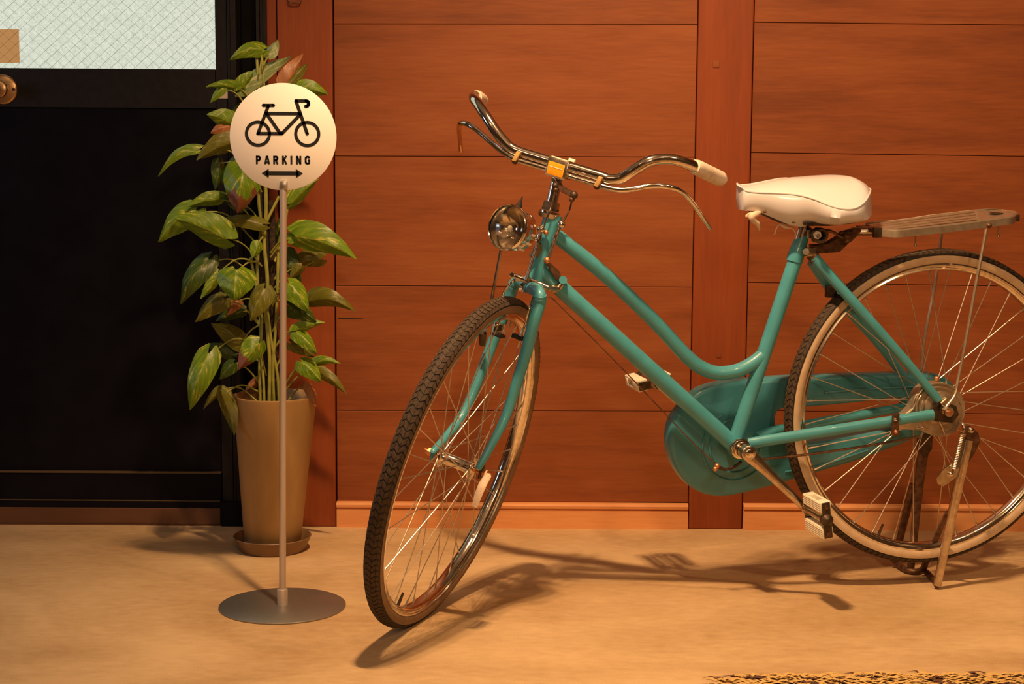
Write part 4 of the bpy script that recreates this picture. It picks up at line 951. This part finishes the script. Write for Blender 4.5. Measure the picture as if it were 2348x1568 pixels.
# ---- stand
gz = .009
ft = FL(2149, 1341, gz); ff = FL(2088, 1305, gz)
T('stand_leg', [Bp(2220, 1008, .080), Bp(2207, 1066, .078), ft + (Bp(2207, 1066, .078) - ft) * .5, ft], [.0105, .0105, .0095, .0088], 'dull_chrome', n=14, k=3)
T('stand_leg', [Bp(2128, 1000, -.085), Bp(2113, 1060, -.085), ff + (Bp(2113, 1060, -.085) - ff) * .5, ff], [.0125, .0125, .0095, .0088], 'rust', n=14, k=3, flat=(BN, .5))
n_b = ft + (Bp(2207, 1066, .078) - ft) * .60
T('stand_brace', [n_b + V((-.008, .01, 0)), FL(2116, 1306, .014)], [.0065, .0085], 'rust', n=8, k=1, flat=(BN, .4))
f_b = ff + (Bp(2113, 1060, -.085) - ff) * .80
T('stand_brace', [f_b + V((-.012, 0, 0)), FL(2050, 1288, .014)], [.0095, .0085], 'rust', n=8, k=1, flat=(BN, .4))
T('stand_crossbar', [FL(2045, 1283, .012), FL(2062, 1296, .010), FL(2080, 1307, .008), FL(2100, 1310, .008), FL(2117, 1306, .008), FL(2134, 1320, .008), ft], [.0045, .0055, .0065, .006, .0055, .0055, .005], 'rust', n=10)
bm = NB(); prism(bm, [Bp(u, v, .070) for u, v in ((2204, 975), (2222, 975), (2240, 990), (2246, 1010), (2232, 1040), (2216, 1062), (2206, 1056), (2214, 1010))], BN * .004, .001, 1); bp('stand_plate', bm, 'rust')
bm = NB(); prism(bm, [Bp(u, v, -.075) for u, v in ((2104, 985), (2140, 985), (2138, 1030), (2122, 1050), (2104, 1030))], -BN * .004, .001, 1); bp('stand_plate', bm, 'darksteel')
ball(Bp(2226, 986, .084), .0068, 'dull_chrome')
# coil spring
def coil(name, P0, P1, R, wire, turns, m, n=10):
    ax = (P1 - P0); t = ax.normalized(); x = t.orthogonal().normalized(); y = t.cross(x); P = []
    N_ = turns * 12
    for i in range(N_ + 1):
        a = 2 * PI * i / 12; P.append(P0 + ax * (i / N_) + (x * math.cos(a) + y * math.sin(a)) * R)
    bm = NB(); tube(bm, P, wire, 5, 1); return bp(name, bm, m)
s0, s1 = Bp(2208, 992, .095), Bp(2188, 1074, .095)
coil('stand_spring', s0, s1, .0058, .00125, 22, 'dull_chrome')
T('spring_hook', [s1, s1 + (s1 - s0).normalized() * .010 + BXX * .004, s1 + (s1 - s0).normalized() * .014 - BXX * .003], .0015, 'dull_chrome', n=6)
T('spring_hook', [s0, s0 - (s1 - s0).normalized() * .010, Bp(2207, 972, .09), Bp(2200, 968, .08)], .0018, 'chrome', n=6)
bm = NB(); prism(bm, [Bp(u, v, .086) for u, v in ((2178, 1062), (2196, 1072), (2190, 1092), (2172, 1106), (2160, 1114), (2148, 1108), (2146, 1094), (2160, 1076))], BN * .005, .002, 2); bp('stand_foot_tab', bm, 'dull_chrome')
ball(Bp(2180, 1087, .094), .0050, 'chrome')

# ---- rear rack
SN, SFr = .064, -.064
near = [(2016, 533), (2040, 535), (2062, 535.5), (2100, 532), (2142, 527.5), (2200, 521), (2241, 516), (2290, 509), (2320, 505)]
nr_ = [Bp(u, v, SN if i > 1 else (.046 if i == 0 else .056)) for i, (u, v) in enumerate(near)]
far_px = [(1985, 519), (2000, 517), (2030, 515), (2080, 509), (2125, 502), (2180, 495.5), (2233, 489.5), (2270, 487.5), (2300, 490)]
fr_ = [Bp(u, v, SFr if i > 1 else (-.046 if i == 0 else -.056)) for i, (u, v) in enumerate(far_px)]
rear_end = [Bp(2329, 500, .045), Bp(2333, 496, .01), Bp(2325, 492, -.04)]
rail = nr_ + rear_end + fr_[::-1]
pts, _ = cat_rom(rail, 4)
bm = NB()
n_ = len(pts); loops = []
for i, p in enumerate(pts):
    t = (pts[min(i + 1, n_ - 1)] - pts[max(i - 1, 0)]).normalized(); sd = t.cross(BZ).normalized()
    loops.append([bm.verts.new(p + sd * a + BZ * b) for a, b in ((.0012, -.0075), (.0012, .0062), (-.001, .0082), (-.005, .0086), (-.0054, .0076), (-.0014, .0066), (-.0014, -.0075))])
for i in range(n_ - 1):
    for j in range(7): bm.faces.new((loops[i][j], loops[i][(j + 1) % 7], loops[i + 1][(j + 1) % 7], loops[i + 1][j]))
bm.faces.new(loops[0]); bm.faces.new(loops[-1][::-1])
rk = bp('rear_rack', bm, 'rack'); tag(rk, 'chrome luggage rack rail')
for k in range(4):
    q = .16 + k * .226
    a = nr_[0].lerp(fr_[0], q); b = nr_[3].lerp(fr_[3], q); c_ = nr_[6].lerp(fr_[6], q)
    bm = NB(); tube(bm, [a + BZ * .003, b + BZ * .008, c_ + BZ * .008], .0085, 14, 4, flat=(BZ, .30)); bp('rack_slat', bm, 'rack', rk)
e0 = [nr_[6].lerp(fr_[6], q) for q in (.03, .35, .65, .97)]; e1 = [nr_[8], rear_end[0], rear_end[1], rear_end[2], fr_[8]]
bm = NB(); prism(bm, [p + BZ * .0062 for p in e0[::-1] + [nr_[7]] + e1 + [fr_[7]]], BZ * .0018, .0004, 1); bp('rack_end_plate', bm, 'rack', rk)
hc_ = (nr_[7] + fr_[7]) / 2 + BZ * .0083 + BXX * .004
bm = NB(); lathe(bm, hc_, BZ, [(0, 0), (.011, 0), (.013, .001), (.015, 0)], 24); bp('rack_hole_rim', bm, 'darksteel', rk)
bm = NB(); tube(bm, [rear_end[0] + BXX * .002 - BZ * .006, rear_end[0] + BXX * .002 + BZ * .007], .006, 10, 1); bp('rack_end_stop', bm, 'darksteel', rk)
T('rack_neck', [Bp(1950, 530, .0), Bp(1985, 530, .0), Bp(2020, 528, 0)], [.010, .012, .012], 'dull_chrome', n=10, p=rk, flat=(BZ, .8))
bm = NB(); box(bm, (nr_[0] + fr_[0]) / 2 + BXX * -.002, BXX * .012, BN * .046, BZ * .004, .001); bp('rack_front_bar', bm, 'rust', rk)
bm = NB(); box(bm, nr_[0] - BXX * .004, BXX * .009, BN * .004, BZ * .010, .001); bp('rack_front_clip', bm, 'darksteel', rk)
for u0, v0, u1, v1, s in ((2099, 533, 2099, 562, .05), (2288.5, 516, 2289, 541, .05)):
    T('rack_pin', [Bp(u0, v0, s), Bp(u1, v1, s)], [.0016, .0016], 'dull_chrome', n=8, k=1, p=rk); ball(Bp(u1, v1, s), .0032, 'dull_chrome', 'rack_pin', rk)
T('rack_strut', [Bp(2262, 524, .066), Bp(2240, 640, .068), Bp(2213, 790, .070), Bp(2197, 870, .072), Bp(2190, 905, .076), Bp(2172, 930, .08), Bp(2166, 940, .08)], .0034, 'rack', n=10)
T('rack_strut', [Bp(2159, 536, -.066), Bp(2146, 640, -.068), Bp(2118, 790, -.070), Bp(2108, 900, -.072)], .0034, 'rack', n=10)
ball(Bp(2268, 517, .067), .0055, 'rust', 'rack_bolt', rk)
# arm between seat lug and rack
bm = NB(); prism(bm, [Bp(u, v, .012) for u, v in ((1866, 563), (1900, 560), (1925, 545), (1940, 532), (1975, 530), (1968, 540), (1948, 556), (1926, 578), (1870, 582))], -BN * .024, .001, 1); bp('rack_arm', bm, 'rust')
bm = NB(); box(bm, Bp(1856, 577, .012), BXX * .010, BN * .012, BZ * .0085, .002); bp('seat_clamp', bm, 'dull_chrome')
T('clamp_bolt', [Bp(1848, 577, .018), Bp(1848, 577, .030)], .0070, 'dull_chrome', n=6, k=1)
T('seat_stay_cap', [Bp(1862, 584, .012), Bp(1872, 598, .020)], [.0120, .0112], 'rust', n=14, k=1)

# ---- saddle
# stations: near piping (u, v), half width, crown row v at same u, lower hem v
ST = [(1703, 431, .014, 430, 482, .012), (1712, 438, .020, 428.5, 484, .018), (1740, 441.5, .026, 423.5, 486, .022), (1775, 442.5, .034, 418.5, 500, .026), (1810, 444.5, .044, 412.5, 515, .030), (1842, 449.5, .056, 408, 521, .034), (1872, 458.5, .070, 405.5, 514, .050),
      (1900, 470.5, .084, 404, 515.5, .068), (1928, 478, .095, 403.5, 517, .080), (1952, 479, .098, 404.5, 514, .088), (1970, 473, .094, 408, 510, .088), (1984, 461, .080, 420, 504, .078), (1992, 448, .058, 437, 497, .058), (1995.5, 439.5, .032, 437, 494, .034), (1996, 435, .010, 437, 492, .012)]
TOPL = [(1690, 430), (1702, 430), (1740, 424), (1770, 418), (1830, 409), (1870, 405.5), (1900, 404), (1940, 404), (1960, 406), (1970, 410), (1985, 425), (1994, 436)]
bm = NB(); rows = []; pipe = []; pipef = []
for i, (u, v, wd, vc, vh, wh) in enumerate(ST):
    N_ = Bp(u, v, wd); loc = N_ - CR; xx, zn = loc.dot(BXX), loc.dot(BZ)
    Cn = UP(u, vc, CR, BN) - CR; zc = Cn.dot(BZ) 
    Hn = Bp(u + (0, 0, 0, 0, 0, 0, 0, 0, 0, 1, 4, 6, 5, 4, 4)[i], vh, wh) - CR; zh = Hn.dot(BZ); xh = Hn.dot(BXX)
    # crown height: never below the piping
    RL = .24
    u2 = u - 1.3 * wd * 490; tv = [b for a, b in TOPL if a <= u2][-1:] or [431]; k2 = max([q for q, (a, b) in enumerate(TOPL) if a <= u2] or [0])
    (ua, va), (ub, vb) = TOPL[min(k2, len(TOPL) - 2)], TOPL[min(k2 + 1, len(TOPL) - 1)]
    vt = va + (vb - va) * min(1, max(0, (u2 - ua) / (ub - ua)))
    cr0 = max(.003, ((Bp(u2, vt, -.3 * wd) - CR).dot(BZ) - zn - RL * wd * 1.3) / .944)
    row = []
    def PT(x, s, z): return CR + BXX * x + BN * s + BZ * z
    row.append(PT(xh, wh * .80, zh)); row.append(PT(xh, wh, zh + .002)); 
    ws = (wd + .003)
    row.append(PT(xx, ws * .985 if i < 5 else ws, zn * .45 + zh * .55)); row.append(PT(xx, wd + .0025, zn - .006)); row.append(PT(xx, wd, zn))
    for q in (.88, .66, .4, .15, -.15, -.4, -.66, -.88):
        row.append(PT(xx, wd * q, zn + RL * wd * (1 - q) + cr0 * (1 - abs(q) ** 2.4)))
    zf = zn + 2 * RL * wd; row.append(PT(xx, -wd, zf)); row.append(PT(xx, -wd - .0025, zf - .006)); row.append(PT(xx, -ws, zf * .45 + zh * .55)); row.append(PT(xh, -wh, zh + .002)); row.append(PT(xh, -wh * .8, zh))
    rows.append(row); pipe.append(PT(xx, wd + .0005, zn)); pipef.append(PT(xx, -wd - .0005, zf))
# resample along the length for a smooth surface
NR = len(rows[0]); colsr = []
for j in range(NR):
    c_, _ = cat_rom([r[j] for r in rows], 4); colsr.append(c_)
nn = len(colsr[0]); G = []
for i in range(nn):
    t = i / (nn - 1); r = []
    for j in range(NR):
        p = colsr[j][i].copy()
        if j in (1, 2, 3) or j in (NR - 2, NR - 3, NR - 4):          # folds pulled by the ties
            sd = 1 if j < 6 else -1; k_ = {1: 1.0, 2: .8, 3: .25}.get(j if j < 6 else NR - 1 - j, 0)
            p += BN * sd * (.0045 * k_ * math.sin(t * 26 + .6) * math.exp(-((t - .5) / .28) ** 2))
        r.append(bm.verts.new(p))
    G.append(r)
for i in range(nn - 1):
    for j in range(NR - 1): bm.faces.new((G[i][j], G[i][j + 1], G[i + 1][j + 1], G[i + 1][j]))
bm.faces.new(G[0][::-1]); bm.faces.new(G[-1])
sdl = bp('saddle', bm, 'white_vinyl', angle=60); tag(sdl, 'white vinyl saddle cover with piping')
for s_, sb in ((pipe, 1), (pipef, -1)):
    nose = CR + (rows[0][4] - CR)
    bm = NB(); tube(bm, s_, .0018, 8, 4); bp('piping', bm, 'white_vinyl', sdl)
bm = NB(); tube(bm, [pipe[-1], (pipe[-1] + pipef[-1]) / 2 + BXX * .0005, pipef[-1]], .0022, 8, 6); bp('piping', bm, 'white_vinyl', sdl)
bm = NB(); tube(bm, [pipe[0], (pipe[0] + pipef[0]) / 2 - BXX * .004 + BZ * .001, pipef[0]], .0022, 8, 6); bp('piping', bm, 'white_vinyl', sdl)
T('seam_welt', [Bp(1704, 434, .014), Bp(1707, 460, .016), Bp(1706, 481, .013)], .0013, 'white_vinyl', n=8, p=sdl)
# underside pan, springs and rails
bm = NB(); prism(bm, [Bp(u, v, .05) for u, v in ((1845, 512), (1900, 508), (1960, 504), (1985, 498), (1960, 512), (1900, 518), (1850, 518))], -BN * .10, .001, 1); bp('saddle_pan', bm, 'darksteel', sdl)
for s_ in (.036, -.036):
    coil_ = coil('saddle_spring', Bp(1872, 538, s_ - .012), Bp(1872, 538, s_ - .012) + BN * .026, .0125, .0032, 4, 'darksteel'); coil_.parent = sdl
    T('saddle_rail', [Bp(1880, 528, s_), Bp(1905, 530, s_), Bp(1925, 541, s_), Bp(1943, 550, s_)], .0030, 'rust', n=8, p=sdl)
    c2 = coil('saddle_spring', Bp(1942, 555, s_), Bp(1944, 530, s_), .0085, .0024, 5, 'rust'); c2.parent = sdl
    T('saddle_rail', [Bp(1925, 534, s_), Bp(1950, 528, s_), Bp(1972, 529, s_ * .6)], .0028, 'rust', n=8, p=sdl)
T('saddle_clamp', [Bp(1853, 530, -.045), Bp(1870, 538, .045)], .0085, 'darksteel', n=14, k=1, p=sdl)
T('clamp_nut', [Bp(1874, 539, .046), Bp(1874, 539, .055)], .0085, 'dull_chrome', n=6, k=1, p=sdl)
T('clamp_nut', [Bp(1877, 540, .054), Bp(1877, 540, .060)], .0042, 'chrome', n=12, k=1, p=sdl)
T('seat_post_collar', [Bp(1852, 526, .0), Bp(1852, 545, .0)], .014, 'dull_chrome', n=16, k=1, p=sdl)
# tie tapes
T('tie_tape', [Bp(1746, 486, .018), Bp(1735, 490, .024), Bp(1724, 497, .026), Bp(1728, 505, .024), Bp(1737, 513, .022), Bp(1742, 530, .02)], [.0022, .0062, .0070, .0062, .005, .0008], 'cloth', n=10, p=sdl)
T('tie_tape', [Bp(1735, 488, .02), Bp(1718, 490, .02), Bp(1711, 496, .02), Bp(1722, 494, .02)], .0022, 'cloth', n=8, p=sdl)
T('tie_tape', [Bp(1776, 537, .01), Bp(1780, 524, .012), Bp(1788, 515, .015), Bp(1800, 520, .018), Bp(1815, 523, .016), Bp(1822, 530, .014), Bp(1825, 541, .012)], [.0012, .0014, .0018, .0036, .0018, .0014, .001], 'cloth', n=8, p=sdl)
for u, v in ((1754, 486), (1820, 510)): 
    bm = NB(); tube(bm, [Bp(u - 3, v, .036), Bp(u + 3, v - 1, .036)], .0022, 8, 1); bp('eyelet', bm, 'rust', sdl)

# ================================================================== RUG at the lower right
r0, r1 = FL(1664, 1562, .004), FL(2420, 1556, .004)
rug_o = V((r0.x + .5, r0.y - .35, 0))
rg = thing('woven_rug', 'shaggy yellow and brown woven rug on the floor at the lower right', 'rug', rug_o)
bm = NB(); a, b = r0, r1; dn_ = V((0, -.75, 0))
prism(bm, [V((a.x, a.y, .007)), V((a.x, a.y - .75, .007)), V((b.x, a.y - .75, .007)), V((b.x, b.y, .007))], V((0, 0, -.0065))); finish('backing', bm, M['rug_b'], rg, smooth=False)
bmA, bmB = NB(), NB(); rnd = random.Random(3)
for i in range(1500):
    x = rnd.uniform(a.x - .008, b.x); edge = a.y + (b.y - a.y) * (x - a.x) / (b.x - a.x)
    d = rnd.random() ** 1.6 * .16; y = edge - d + .006
    if x < a.x + .02 and d < .01: continue
    ang = rnd.gauss(-.25, .45) + (PI if rnd.random() < .3 else 0); Ln = rnd.uniform(.030, .070); h = rnd.uniform(.004, .010)
    t = V((math.cos(ang), math.sin(ang) * .45, 0)); s_ = V((-t.y, t.x, 0)).normalized() * rnd.uniform(.0025, .0050)
    c = V((x, y, .006)); q = noise_v = math.sin(x * 55) + math.sin(x * 23 + y * 90) + rnd.uniform(-1.3, 1.3)
    tgt = bmB if q > 1.25 else bmA
    p = [c - s_, c + s_, c + t * Ln * .5 + s_ + Z1 * h, c + t * Ln * .5 - s_ + Z1 * h, c + t * Ln + Z1 * h * .5]
    v = [tgt.verts.new(k_) for k_ in p]; tgt.faces.new((v[0], v[1], v[2], v[3])); tgt.faces.new((v[3], v[2], v[4]))
tag(finish('yellow_pile', bmA, M['rug_a'], rg, smooth=False), kind='stuff'); tag(finish('brown_pile', bmB, M['rug_b'], rg, smooth=False), kind='stuff')

for o in bpy.data.objects:
    if '_ox' in o: del o['_ox']
